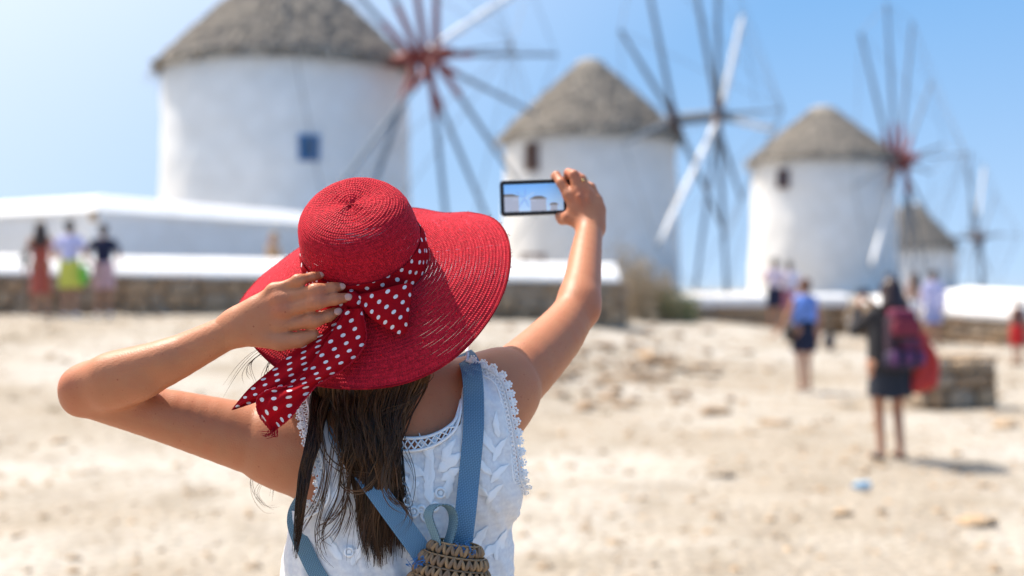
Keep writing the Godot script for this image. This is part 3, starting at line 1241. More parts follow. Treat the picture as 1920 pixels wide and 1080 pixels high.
		var s2 := Shape.new()
		g.net(Vector3(-0.7, 0.1, -0.6), Vector3(0.7, 1.9, 0.5), 0.022, s2)
		if hem > 0.0:
			s2 = s2.cut(func(q: Vector3) -> float: return q.y - hem - 0.012 * sin(q.x * 22.0))
		part(c[0].replace(" ", "_"), s2, c[1], o, true)
	var shoes: Material = spec.get("shoes", M.raffia_dark)
	for s in [-1.0, 1.0]:
		var sh := Shape.new()
		sh.ball(Vector3(s * 0.11, 0.035, -0.02 - s * stride), Vector3(0.05, 0.042, 0.135))
		part("shoe", sh, shoes, o, true)
	var hair := Shape.new()
	var g := Field.new()
	g.bone(Vector3(0, 1.645, 0.03), Vector3(0, 1.6, 0.045), 0.093, 0.08, 0.02)
	if spec.get("long_hair", 0.0) > 0.0:
		var n: float = spec.long_hair
		g.bone(Vector3(0, 1.6, 0.06), Vector3(0, 1.6 - n, 0.13), 0.09, 0.07, 0.04)
		g.bone(Vector3(-0.05, 1.55, 0.06), Vector3(-0.09, 1.6 - n * 0.9, 0.1), 0.06, 0.05, 0.04)
		g.bone(Vector3(0.05, 1.55, 0.06), Vector3(0.09, 1.6 - n * 0.8, 0.1), 0.06, 0.05, 0.04)
	g.net(Vector3(-0.3, 0.9, -0.2), Vector3(0.3, 1.85, 0.4), 0.018, hair)
	var wav := FastNoiseLite.new()
	wav.seed = 3
	wav.frequency = 9.0
	for i in hair.v.size():
		hair.v[i] += hair.n[i] * 0.012 * wav.get_noise_3d(hair.v[i].x * 2.0, hair.v[i].y * 0.6, hair.v[i].z * 2.0)
	part("hair", hair, spec.hair, o, true)
	return o


func visitors() -> void:
	var brown := paint(0.045, 0.022, 0.012, 0.5)
	var black := paint(0.016, 0.011, 0.010, 0.5)
	var auburn := paint(0.13, 0.045, 0.018, 0.5)
	var blond := paint(0.36, 0.22, 0.10, 0.5)
	var navy := paint(0.012, 0.015, 0.045, 0.85)
	var lilac := paint(0.56, 0.54, 0.78, 0.85)
	var red := paint(0.50, 0.045, 0.04, 0.85)
	var white: StandardMaterial3D = M.white_cloth
	# three by the long wall
	var p := visitor("person with long brown hair in a coral red dress, leftmost of three by the wall", 76, 25.8, 1.70, 0.35, {"hair": brown, "long_hair": 0.3, "clothes": [["dress", paint(0.42, 0.09, 0.06, 0.85)]], "right": [Vector3(0.27, 1.15, -0.04), Vector3(0.22, 1.05, -0.26), Vector3(0.2, 1.08, -0.34)], "group": "three people by the long wall"})
	shoulder_bag("black shoulder bag hanging at the side of the person in the coral dress", p, Vector3(-0.27, 1.05, 0.06), Vector3(-0.1, 1.42, 0), black)
	visitor("person in a white lilac shirt and lime yellow shorts, middle of three by the wall", 131, 25.6, 1.72, -0.1, {"hair": black, "clothes": [["shirt", lilac], ["shorts", paint(0.62, 0.60, 0.10, 0.85)]], "shoes": white, "left": [Vector3(-0.3, 1.17, 0.05), Vector3(-0.22, 1.0, -0.2), Vector3(-0.18, 1.0, -0.28)], "right": [Vector3(0.3, 1.17, 0.05), Vector3(0.22, 1.0, -0.2), Vector3(0.18, 1.0, -0.28)], "group": "three people by the long wall"})
	var b := on_ground(158, 25.45)
	var s := Shape.new()
	s.box(b + Vector3(0, 0.75, 0), Vector3(0.12, 0.34, 0.2), 0.04)
	var bag := thing("carrier_bag", "bright green carrier bag held beside the lime yellow shorts", "bag", b)
	part("bag_body", s, paint(0.14, 0.50, 0.05, 0.7), bag)
	s = Shape.new()
	s.tube(curve([b + Vector3(0, 0.91, -0.06), b + Vector3(-0.03, 1.06, -0.02), b + Vector3(0, 0.91, 0.06)], 6), PackedFloat32Array([0.008, 0.008, 0.008, 0.008, 0.008, 0.008, 0.008, 0.008, 0.008, 0.008, 0.008, 0.008, 0.008]), 5)
	part("handle", s, paint(0.14, 0.50, 0.05, 0.7), bag)
	visitor("person in a navy t-shirt and pale striped shorts, rightmost of three by the wall", 194, 25.9, 1.66, 0.1, {"hair": brown, "clothes": [["shirt", navy], ["shorts", paint(0.58, 0.36, 0.38, 0.85)]], "shoes": white, "left": [Vector3(-0.31, 1.17, 0.08), Vector3(-0.2, 0.98, 0.1), Vector3(-0.12, 0.95, 0.13)], "right": [Vector3(0.3, 1.17, 0.05), Vector3(0.24, 0.98, -0.15), Vector3(0.22, 1.0, -0.24)], "group": "three people by the long wall"})
	visitor("fair haired person half hidden behind the coping of the long wall, beside the hat", 512, 29.2, 1.62, 1.2, {"lift": 0.0, "hair": blond, "clothes": [["shirt", paint(0.5, 0.3, 0.16, 0.85)], ["shorts", navy]]})
	# towards the far right
	visitor("person in a white and pink shirt, left one of a pair by the low wall", 1452, 33.2, 1.62, 0.2, {"hair": black, "clothes": [["shirt", paint(0.74, 0.60, 0.68, 0.85)], ["shorts", navy]], "left": [Vector3(-0.27, 1.16, -0.1), Vector3(-0.2, 1.28, -0.28), Vector3(-0.15, 1.33, -0.34)], "right": [Vector3(0.27, 1.16, -0.1), Vector3(0.2, 1.28, -0.28), Vector3(0.15, 1.33, -0.34)], "group": "pair by the low wall"})
	visitor("person in a pale lilac shirt, right one of a pair by the low wall", 1480, 33.6, 1.6, -0.2, {"hair": black, "clothes": [["shirt", paint(0.72, 0.68, 0.80, 0.85)], ["shorts", paint(0.45, 0.16, 0.22, 0.85)]], "group": "pair by the low wall"})
	p = visitor("person with auburn hair in a blue shirt and dark navy skirt on open sand", 1508, 21.4, 1.66, 0.25, {"hair": auburn, "stride": 0.09, "wide": 1.25, "clothes": [["vest", paint(0.16, 0.29, 0.72, 0.85)], ["skirt", paint(0.008, 0.012, 0.035, 0.85)]], "left": [Vector3(-0.27, 1.12, -0.02), Vector3(-0.34, 0.92, -0.18), Vector3(-0.38, 0.86, -0.24)], "shoes": paint(0.3, 0.22, 0.17, 0.7)})
	shoulder_bag("black shoulder bag on the left hip of the person in the blue shirt", p, Vector3(-0.26, 0.9, 0.02), Vector3(0.1, 1.42, 0), black)
	s = Shape.new()
	b = ground_point(1555, 655)
	s.ball(b + Vector3(0, 0.17, 0), Vector3(0.11, 0.2, 0.1))
	bag = thing("rucksack", "small black rucksack left on the sand behind the person in blue", "rucksack", b)
	part("bag_body", s, black, bag)
	s = Shape.new()
	s.ball(b + Vector3(0, 0.12, 0.09), Vector3(0.075, 0.09, 0.04))
	part("pocket", s, navy, bag)
	visitor("person in black seen head and shoulders above the far white slab", 1667, 36.6, 1.72, 0.0, {"hair": brown, "clothes": [["long shirt", black], ["shorts", navy]], "lift": -0.1})
	visitor("brown haired person close behind the woman with the colourful backpack", 1712, 33.6, 1.62, 0.6, {"hair": brown, "long_hair": 0.2, "clothes": [["vest", paint(0.5, 0.34, 0.26, 0.85)], ["shorts", white]]})
	visitor("person in a pale violet shirt in front of the rounded white slab", 1750, 31.4, 1.66, 0.1, {"hair": brown, "clothes": [["long shirt", lilac], ["shorts", paint(0.30, 0.34, 0.58, 0.85)]]})
	visitor("child in red shorts at the right edge of the view, near the white slab's end", 1908, 26.5, 1.24, 0.4, {"hair": brown, "clothes": [["vest", paint(0.16, 0.07, 0.06, 0.85)], ["shorts", paint(0.60, 0.02, 0.02, 0.85)]]})
	backpacker(black, red)
	# litter
	b = ground_point(1614, 921)
	var o := thing("plastic_bottle", "crumpled light blue plastic bottle lying on the foreground sand", "bottle", b)
	s = Shape.new()
	var wob := FastNoiseLite.new()
	wob.seed = 2
	wob.frequency = 12.0
	s.lathe(Vector3.ZERO, PackedVector2Array([Vector2(0.001, -0.1), Vector2(0.04, -0.1), Vector2(0.045, -0.09), Vector2(0.043, -0.04), Vector2(0.045, 0.0), Vector2(0.042, 0.04), Vector2(0.03, 0.07), Vector2(0.015, 0.085), Vector2(0.013, 0.1)]), 24, 0.012, wob)
	var m := part("bottle_body", s, M.plastic, o, true)
	m.transform = Transform3D(Basis(Vector3.UP, 0.5) * Basis(Vector3(0, 0, 1), PI / 2) * Basis.from_scale(Vector3(0.8, 0.75, 0.8)), Vector3(0, 0.035, 0))
	s = Shape.new()
	s.lathe(Vector3(0, 0.105, 0), PackedVector2Array([Vector2(0.016, -0.01), Vector2(0.016, 0.01), Vector2(0.001, 0.01)]), 16)
	part("bottle_cap", s, M.blue_paint, m, true)


func shoulder_bag(label: String, who: Node3D, hip: Vector3, shoulder: Vector3, m: Material) -> void:
	var o := thing("shoulder_bag", label, "bag", who.transform * Vector3(hip.x, hip.y - 0.15, hip.z))
	o.basis = who.basis
	var s := Shape.new()
	s.ball(Vector3(0, 0.14, 0), Vector3(0.075, 0.15, 0.15))
	part("bag_body", s, m, o, true)
	s = Shape.new()
	var top := shoulder - Vector3(hip.x, hip.y - 0.15, hip.z)
	var a := curve([Vector3(0, 0.24, 0.1), top * 0.6 + Vector3(0, 0.1, 0.19), top + Vector3(0, 0.055, 0.03), top * 0.6 + Vector3(0, 0.1, -0.16), Vector3(0, 0.24, -0.1)], 6)
	var r := PackedFloat32Array()
	r.resize(a.size())
	r.fill(0.012)
	s.tube(a, r, 6)
	part("bag_strap", s, m, o, true)


func backpacker(black: Material, red: Material) -> void:
	var dark := paint(0.02, 0.018, 0.022, 0.85)
	var hair := paint(0.026, 0.009, 0.009, 0.45)
	var p := visitor("dark haired woman with colourful backpack and short skirt, arms raised to take a photo", 1668, 12.75, 1.60, 0.22, {"hair": hair, "long_hair": 0.14, "wide": 1.3, "clothes": [["long shirt", dark], ["skirt", paint(0.018, 0.022, 0.035, 0.85)]], "left": [Vector3(-0.26, 1.22, -0.22), Vector3(-0.14, 1.45, -0.36), Vector3(-0.1, 1.52, -0.40)], "right": [Vector3(0.24, 1.24, -0.26), Vector3(0.06, 1.46, -0.40), Vector3(0.0, 1.52, -0.43)], "shoes": black})
	var t := p.transform.orthonormalized()
	var up := 1.60 / 1.7
	# pink and violet pattern on the hem of her top
	var o := thing("backpack", "colourful backpack with pink lid, red front and violet lower pocket, worn on a back", "backpack", t * Vector3(0, 0.86, 0.22))
	o.basis = t.basis
	var s := Shape.new()
	var box := func(into: Shape, mid: Vector3, size: Vector3, n: float) -> void:
		var first := into.v.size()
		into.ball(Vector3.ZERO, Vector3.ONE, Basis.IDENTITY, 24, 16)
		for i in range(first, into.v.size()):
			var q := into.v[i]
			into.v[i] = mid + size * 0.5 * Vector3(signf(q.x) * pow(absf(q.x), n), signf(q.y) * pow(absf(q.y), n), signf(q.z) * pow(absf(q.z), n))
	box.call(s, Vector3(0, 0.24, 0), Vector3(0.29, 0.46, 0.16), 0.45)
	part("pack_body", s, paint(0.035, 0.014, 0.03, 0.8), o, true)
	s = Shape.new()
	box.call(s, Vector3(-0.01, 0.45, 0.02), Vector3(0.24, 0.09, 0.17), 0.5)
	part("pack_lid", s, paint(0.17, 0.02, 0.06, 0.8), o, true)
	s = Shape.new()
	box.call(s, Vector3(0.0, 0.33, 0.09), Vector3(0.27, 0.16, 0.09), 0.5)
	part("front_panel", s, paint(0.20, 0.02, 0.04, 0.8), o, true)
	s = Shape.new()
	box.call(s, Vector3(-0.02, 0.235, 0.10), Vector3(0.16, 0.05, 0.07), 0.5)
	part("buckle_flap", s, black, o, true)
	s = Shape.new()
	box.call(s, Vector3(0.04, 0.19, 0.10), Vector3(0.2, 0.09, 0.08), 0.5)
	part("side_patch", s, paint(0.12, 0.02, 0.06, 0.8), o, true)
	s = Shape.new()
	box.call(s, Vector3(-0.02, 0.05, 0.06), Vector3(0.33, 0.16, 0.17), 0.5)
	part("lower_pocket", s, paint(0.025, 0.016, 0.05, 0.8), o, true)
	for x in [-0.14, 0.0, 0.12]:
		s = Shape.new()
		box.call(s, Vector3(x, 0.07, 0.145), Vector3(0.06, 0.13, 0.05), 0.6)
		part("woven_motif", s, paint(0.13, 0.04, 0.13, 0.8), o, true)
	for x in [-0.13, 0.13]:
		s = Shape.new()
		var l := []
		var r := []
		for q in [Vector3(x, 0.42, -0.08), Vector3(x, 0.52, -0.17), Vector3(x, 0.50, -0.30), Vector3(x, 0.36, -0.36), Vector3(x * 1.2, 0.16, -0.28), Vector3(x * 1.2, 0.06, -0.06)]:
			l.append(q - Vector3(0.025, 0, 0))
			r.append(q + Vector3(0.025, 0, 0))
		band(s, l, r, 5, 2)
		part("shoulder_strap", s, black, o, true)
	# a red jacket over the arm side, and the phone in her hands
	var j := thing("jacket", "bright red jacket hanging at the right side of the woman with the backpack", "jacket", t * Vector3(0.27, 0.62, 0.05))
	j.basis = t.basis
	s = Shape.new()
	var f := Field.new()
	f.bone(Vector3(0.0, 0.48, 0.02), Vector3(0.03, 0.1, 0.06), 0.055, 0.10, 0.03, 1.3)
	f.bone(Vector3(0.05, 0.34, 0.02), Vector3(-0.06, 0.05, 0.05), 0.05, 0.07, 0.03, 1.3)
	f.net(Vector3(-0.25, -0.15, -0.2), Vector3(0.25, 0.65, 0.3), 0.015, s)
	for i in s.v.size():
		s.v[i] += s.n[i] * 0.012 * sin(s.v[i].x * 70.0 + s.v[i].y * 9.0)
	part("jacket_body", s, red, j, true)
	s = Shape.new()
	s.tube(curve([Vector3(0.03, 0.42, 0.05), Vector3(0.09, 0.25, 0.09), Vector3(0.07, 0.05, 0.1)], 5), PackedFloat32Array([0.03, 0.045, 0.05, 0.05, 0.05, 0.048, 0.046, 0.045, 0.045, 0.044, 0.03]), 10)
	part("jacket_sleeve", s, red, j, true)
	var c := thing("smartphone", "phone held up by the woman with the colourful backpack", "phone", t * (Vector3(-0.05, 1.60, -0.45) * up))
	c.basis = t.basis
	s = Shape.new()
	s.box(Vector3.ZERO, Vector3(0.15, 0.075, 0.009), 0.003)
	part("phone_body", s, paint(0.6, 0.55, 0.42, 0.3), c, true)
	s = Shape.new()
	s.box(Vector3(0, 0, 0.006), Vector3(0.13, 0.062, 0.002), 0.0005)
	part("phone_glass", s, M.dark_glass, c, true)


# ---------------------------------------------------------------- the woman in the red hat
var torso := Field.new()       # her back as the blouse covers it
var back_grid := PackedFloat32Array()


func torso_bones(f: Field, o: float, low: float) -> void:
	f.bone(at(740, 1180, 2.25), at(746, 1050, 2.25), 0.150 + o + low, 0.147 + o + low * 0.8, 0.03, 1.4)
	f.bone(at(746, 1050, 2.25), at(772, 890, 2.25), 0.147 + o + low * 0.8, 0.150 + o, 0.03, 1.4)
	f.bone(at(772, 890, 2.25), at(755, 790, 2.25), 0.146 + o, 0.108 + o, 0.03, 1.35)
	f.bone(at(735, 800, 2.25), at(595, 822, 2.245), 0.085 + o, 0.064 + o, 0.03, 1.1)
	f.bone(at(780, 785, 2.25), at(905, 748, 2.268), 0.085 + o, 0.056 + o, 0.03, 1.1)
	f.bone(at(760, 745, 2.25), at(882, 737, 2.262), 0.048 + o, 0.042 + o, 0.03)
	f.bone(at(705, 745, 2.25), at(600, 800, 2.25), 0.048 + o, 0.045 + o, 0.03)
	f.bone(at(900, 758, 2.268), at(945, 722, 2.295), 0.063 + o * 3.3, 0.060 + o * 2.6, 0.02)
	f.bone(at(600, 838, 2.245), at(550, 836, 2.241), 0.064 + o * 2.2, 0.062 + o * 2.0, 0.02)
	f.bone(at(660, 860, 2.21), at(650, 905, 2.21), 0.075 + o, 0.075 + o, 0.04, 1.2)
	f.bone(at(880, 850, 2.215), at(885, 895, 2.215), 0.070 + o, 0.072 + o, 0.04, 1.2)


func back_depth(px: float, py: float) -> float:      # how far away her clothed back lies there
	var x := clampf((px - 480.0) / 6.0, 0.0, 88.99)
	var y := clampf((py - 640.0) / 6.0, 0.0, 78.99)
	var i := int(x) + int(y) * 90
	var a := lerpf(back_grid[i], back_grid[i + 1], fmod(x, 1.0))
	var b := lerpf(back_grid[i + 90], back_grid[i + 91], fmod(x, 1.0))
	return lerpf(a, b, fmod(y, 1.0))


func ray_depth(px: float, py: float, ids: PackedInt32Array) -> float:
	var d := 1.98
	for k in 40:
		var e := torso.value(at(px, py, d), ids)
		if e < 0.0006:
			return d
		d += maxf(e * 0.9, 0.0006)
		if d > 2.34:
			break
	return 2.34


var folds := FastNoiseLite.new()


func fold(p: Vector3) -> float:      # how far the thin cotton puckers out at a point
	folds.seed = 77
	folds.frequency = 9.0
	folds.fractal_octaves = 3
	var w := folds.get_noise_3d(p.x * 2.6 + p.y * 0.7, p.y * 0.7, p.z) * 0.0075
	return w + folds.get_noise_3d(p.x * 7.0 + p.y * 5.0, p.y * 3.0, p.z * 2.0 + 9.0) * 0.0022


func on_back(px: float, py: float, off := 0.004) -> Vector3:
	var p := at(px, py, back_depth(px, py))
	return at(px, py, back_depth(px, py) - off - fold(p))


func neckline(px: float) -> float:
	var x := absf(px - 752.0)
	var y := 846.0 - 34.0 * pow(x / 96.0, 2.6)
	return y - maxf(0.0, x - 112.0) * 9.0


var left_edge := [[690, 540], [745, 561], [800, 573], [850, 586], [900, 601], [925, 605], [945, 597], [957, 572], [968, 530], [975, 470]]
var right_edge := [[672, 868], [683, 890], [693, 920], [710, 941], [740, 951], [800, 963], [870, 973], [905, 978], [930, 1000], [940, 1060]]


func smooth_path(p: PackedVector3Array, times: int) -> PackedVector3Array:
	for k in times:
		var q := p.duplicate()
		for i in range(1, p.size() - 1):
			q[i] = (p[i - 1] + p[i] * 2.0 + p[i + 1]) * 0.25
		p = q
	return p


# a limb along a smooth curve: rows of [x, y, depth, radius]; only its root melts softly into the body
func limb(f: Field, q: Array, root: float, melt := 0.0008) -> void:
	var last := at(q[0][0], q[0][1], q[0][2])
	var last_r: float = q[0][3]
	for i in q.size() - 1:
		var a: Array = q[maxi(i - 1, 0)]
		var d: Array = q[mini(i + 2, q.size() - 1)]
		for k in 3:
			var g := (k + 1) / 3.0
			var w := []
			for c in 4:
				w.append(cubic_interpolate(q[i][c], q[i + 1][c], a[c], d[c], g))
			var p := at(w[0], w[1], w[2])
			f.bone(last, p, last_r, w[3], root if i == 0 else melt)
			last = p
			last_r = w[3]


func woman() -> void:
	var o := thing("person", "woman in a white lace blouse seen from behind, one hand on her red hat", "person", Vector3(-0.18, 0, -2.25))
	var f := Field.new()
	torso_bones(f, 0.0, 0.0)
	# neck and head
	f.bone(at(738, 745, 2.25), at(700, 630, 2.24), 0.060, 0.054, 0.04)
	f.bone(at(690, 562, 2.235), at(690, 560, 2.25), 0.086, 0.084, 0.03)
	f.bone(at(692, 585, 2.275), at(697, 635, 2.305), 0.062, 0.030, 0.03)
	f.bone(at(696, 588, 2.34), at(697, 604, 2.350), 0.009, 0.012, 0.01)
	f.bone(at(697, 618, 2.335), at(697, 620, 2.338), 0.014, 0.012, 0.01)
	for s in [-1, 1]:
		f.bone(at(690 + s * 100, 570, 2.26), at(690 + s * 104, 595, 2.27), 0.012, 0.008, 0.006)
	# left arm, hand on the hat
	limb(f, [[600, 838, 2.245, .066], [500, 828, 2.235, .0575], [400, 803, 2.225, .0490], [325, 783, 2.215, .0430], [245, 764, 2.207, .0365], [205, 751, 2.202, .0365], [164, 733, 2.197, .0395]], 0.03)
	limb(f, [[160, 731, 2.198, .0375], [190, 722, 2.183, .0410], [232, 709, 2.168, .0420], [305, 683, 2.152, .0350], [385, 644, 2.135, .0285], [444, 614, 2.120, .0240]], 0.006)
	f.bone(at(150, 745, 2.195), at(158, 738, 2.195), 0.029, 0.030, 0.01)
	f.bone(at(142, 722, 2.172), at(158, 716, 2.170), 0.017, 0.016, 0.03)
	f.bone(at(200, 700, 2.147), at(300, 672, 2.128), 0.020, 0.013, 0.035)
	f.bone(at(205, 735, 2.158), at(262, 724, 2.140), 0.017, 0.015, 0.03)
	# right arm, holding up the phone
	limb(f, [[890, 765, 2.262, .064], [930, 738, 2.285, .0585], [985, 692, 2.33, .0515], [1040, 636, 2.40, .0450], [1070, 596, 2.445, .0385], [1085, 568, 2.47, .0365]], 0.03)
	limb(f, [[1083, 573, 2.465, .0365], [1089, 545, 2.493, .0355], [1093, 520, 2.52, .0325], [1099, 472, 2.58, .0285], [1106, 428, 2.64, .0240]], 0.006)
	f.bone(at(1100, 583, 2.452), at(1095, 568, 2.465), 0.020, 0.022, 0.02)
	# hips and legs, below the picture
	for s in [-1.0, 1.0]:
		var x := -0.185
		f.bone(Vector3(x + s * 0.085, 0.9, -2.25), Vector3(x + s * 0.09, 0.47, -2.25), 0.088, 0.055, 0.03)
		f.bone(Vector3(x + s * 0.09, 0.47, -2.25), Vector3(x + s * 0.09, 0.08, -2.22), 0.055, 0.036, 0.02)
		f.bone(Vector3(x + s * 0.09, 0.045, -2.2), Vector3(x + s * 0.11, 0.035, -2.37), 0.036, 0.028, 0.02)
	var skin := Shape.new()
	f.net(Vector3(-0.74, 0.96, -2.68), Vector3(0.22, 1.66, -2.06), 0.0042, skin)
	var legs := Shape.new()
	f.net(Vector3(-0.42, -0.01, -2.5), Vector3(0.08, 1.0, -2.0), 0.012, legs)
	skin.join_raw(legs)
	var lh := Field.new()
	lh.bone(at(400, 636, 2.131), at(444, 614, 2.120), 0.0278, 0.024, 0.01, 1.1)
	lh.bone(at(440, 603, 2.122), at(480, 584, 2.112), 0.020, 0.019, 0.012)
	lh.bone(at(440, 622, 2.122), at(492, 620, 2.112), 0.021, 0.019, 0.012)
	lh.bone(at(455, 620, 2.118), at(527, 609, 2.103), 0.018, 0.0125, 0.016)
	lh.bone(at(455, 612, 2.116), at(531, 583, 2.097), 0.017, 0.0115, 0.014)
	lh.bone(at(455, 603, 2.117), at(524, 561, 2.098), 0.016, 0.0108, 0.014)
	lh.bone(at(455, 596, 2.120), at(515, 544, 2.104), 0.015, 0.0095, 0.014)
	for q in [[[527, 609, 2.103, .0116], [588, 601, 2.090, .0099], [615, 592, 2.095, .0090], [629, 586, 2.102, .0082]], [[531, 583, 2.097, .0106], [594, 567, 2.082, .0094], [628, 561, 2.089, .0086], [649, 558, 2.100, .0074]], [[524, 561, 2.098, .0100], [592, 545, 2.085, .0089], [622, 540, 2.094, .0081], [638, 538, 2.106, .0070]], [[515, 544, 2.104, .0088], [560, 526, 2.091, .0077], [585, 519, 2.103, .0069], [600, 516, 2.115, .0062]], [[478, 628, 2.112, .0175], [525, 640, 2.100, .0135], [562, 637, 2.096, .0115], [587, 627, 2.098, .0092]]]:
		for k in 3:
			lh.bone(at(q[k][0], q[k][1], q[k][2]), at(q[k + 1][0], q[k + 1][1], q[k + 1][2]), q[k][3] * (1.0 if k == 0 else 1.05), q[k + 1][3], 0.0065 if k == 0 else 0.003)
	# tendons that fan over the back of the hand
	for q in [[[470, 614], [520, 584], 2.0945], [[470, 605], [512, 563], 2.0965], [[468, 600], [506, 548], 2.102]]:
		lh.bone(at(q[0][0], q[0][1], q[2] + 0.012), at(q[1][0], q[1][1], q[2] + 0.0005), 0.0050, 0.0070, 0.006)
	for q in [[527, 608, 2.0985, .0108], [531, 582, 2.0915, .0104], [524, 560, 2.0930, .0098], [516, 543, 2.100, .0086], [588, 600, 2.0885, .0092], [594, 566, 2.0800, .0088], [592, 544, 2.0830, .0083], [560, 525, 2.0892, .0071]]:
		lh.bone(at(q[0] - 3, q[1], q[2]), at(q[0] + 3, q[1], q[2]), q[3], q[3], 0.008)
	lh.net(at(415, 690, 2.16), at(668, 500, 2.06), 0.0024, skin)
	var rh := Field.new()
	rh.bone(at(1099, 472, 2.58), at(1106.5, 427, 2.64), 0.0274, 0.0243, 0.01)
	rh.bone(at(1103, 425, 2.64), at(1082, 395, 2.652), 0.021, 0.018, 0.015)
	rh.bone(at(1114, 425, 2.64), at(1119, 395, 2.652), 0.019, 0.017, 0.015)
	rh.bone(at(1100, 408, 2.65), at(1067, 367, 2.655), 0.017, 0.0115, 0.012)
	rh.bone(at(1104, 405, 2.645), at(1084, 361, 2.648), 0.016, 0.0112, 0.010)
	rh.bone(at(1110, 405, 2.645), at(1102, 364, 2.648), 0.016, 0.0108, 0.010)
	rh.bone(at(1114, 405, 2.65), at(1119, 376, 2.655), 0.016, 0.0105, 0.012)
	for q in [[[1067, 367, 2.655, .0112], [1052, 343, 2.664, .0092], [1043, 329, 2.682, .0084], [1039, 331, 2.704, .0074]], [[1084, 361, 2.648, .0108], [1076, 328, 2.655, .0094], [1066, 324, 2.682, .0086], [1061, 340, 2.708, .0075]], [[1102, 364, 2.648, .0104], [1091, 336, 2.655, .0090], [1082, 330, 2.682, .0083], [1075, 346, 2.708, .0072]], [[1119, 376, 2.655, .0098], [1109, 351, 2.662, .0082], [1100, 346, 2.684, .0075], [1092, 360, 2.706, .0066]], [[1092, 416, 2.645, .0165], [1067, 408, 2.655, .0135], [1055, 410, 2.674, .0115], [1049, 406, 2.698, .0092]]]:
		for k in 3:
			rh.bone(at(q[k][0], q[k][1], q[k][2]), at(q[k + 1][0], q[k + 1][1], q[k + 1][2]), q[k][3], q[k + 1][3], 0.006 if k == 0 else 0.003)
	for q in [[[1100, 402], [1086, 368], 2.632], [[1107, 402], [1102, 371], 2.632], [[1094, 404], [1071, 374], 2.642]]:
		rh.bone(at(q[0][0], q[0][1], q[2] + 0.004), at(q[1][0], q[1][1], q[2] + 0.004), 0.0045, 0.0055, 0.005)
	rh.net(at(1025, 458, 2.74), at(1150, 308, 2.58), 0.0026, skin)
	skin.relax(1)
	# redder skin at the elbows, knuckles and finger ends
	for p in skin.v:
		var red := 0.0
		for q in [[150, 725, 2.18, 0.06], [1100, 580, 2.45, 0.05], [525, 575, 2.09, 0.035], [600, 560, 2.08, 0.03], [640, 560, 2.10, 0.03], [1090, 366, 2.64, 0.03], [1065, 326, 2.67, 0.03], [1080, 335, 2.66, 0.03]]:
			red = maxf(red, 1.0 - p.distance_to(at(q[0], q[1], q[2])) / q[3])
		red = smoothstep(0.0, 1.0, red)
		skin.c.append(Color(1.0, 1.0 - 0.17 * red, 1.0 - 0.16 * red))
	part("body", skin, M.skin, o)
	# nails of the hand on the hat
	for q in [[634, 584, 2.0935, 0.0056, -0.25], [653, 557, 2.0935, 0.0054, -0.12], [641, 537, 2.100, 0.0050, -0.08], [602, 515, 2.1105, 0.0044, -0.1]]:
		var s := Shape.new()
		s.ball(at(q[0], q[1], q[2]), Vector3(q[3] * 1.2, q[3], 0.0022), Basis(Vector3(0, 0, 1), -q[4]) * Basis(Vector3.UP, 0.45), 14, 10)
		part("fingernail", s, M.nail, o)
	for x in [-1, 1]:
		var s := Shape.new()
		s.ball(at(694 + x * 34, 585, 2.326), Vector3(0.012, 0.012, 0.012))
		part("eye", s, M.eye, o)
	# denim shorts, mostly below the picture
	var g := Field.new()
	g.bone(Vector3(-0.25, 0.93, -2.25), Vector3(-0.12, 0.93, -2.25), 0.125, 0.125, 0.03, 1.1)
	for s in [-1.0, 1.0]:
		g.bone(Vector3(-0.185 + s * 0.085, 0.88, -2.25), Vector3(-0.185 + s * 0.1, 0.62, -2.25), 0.105, 0.092, 0.02)
	var sh := Shape.new()
	g.net(Vector3(-0.5, 0.5, -2.5), Vector3(0.15, 1.12, -2.0), 0.012, sh)
	part("shorts", sh, M.denim, o)
	blouse(o)
	hair(o)


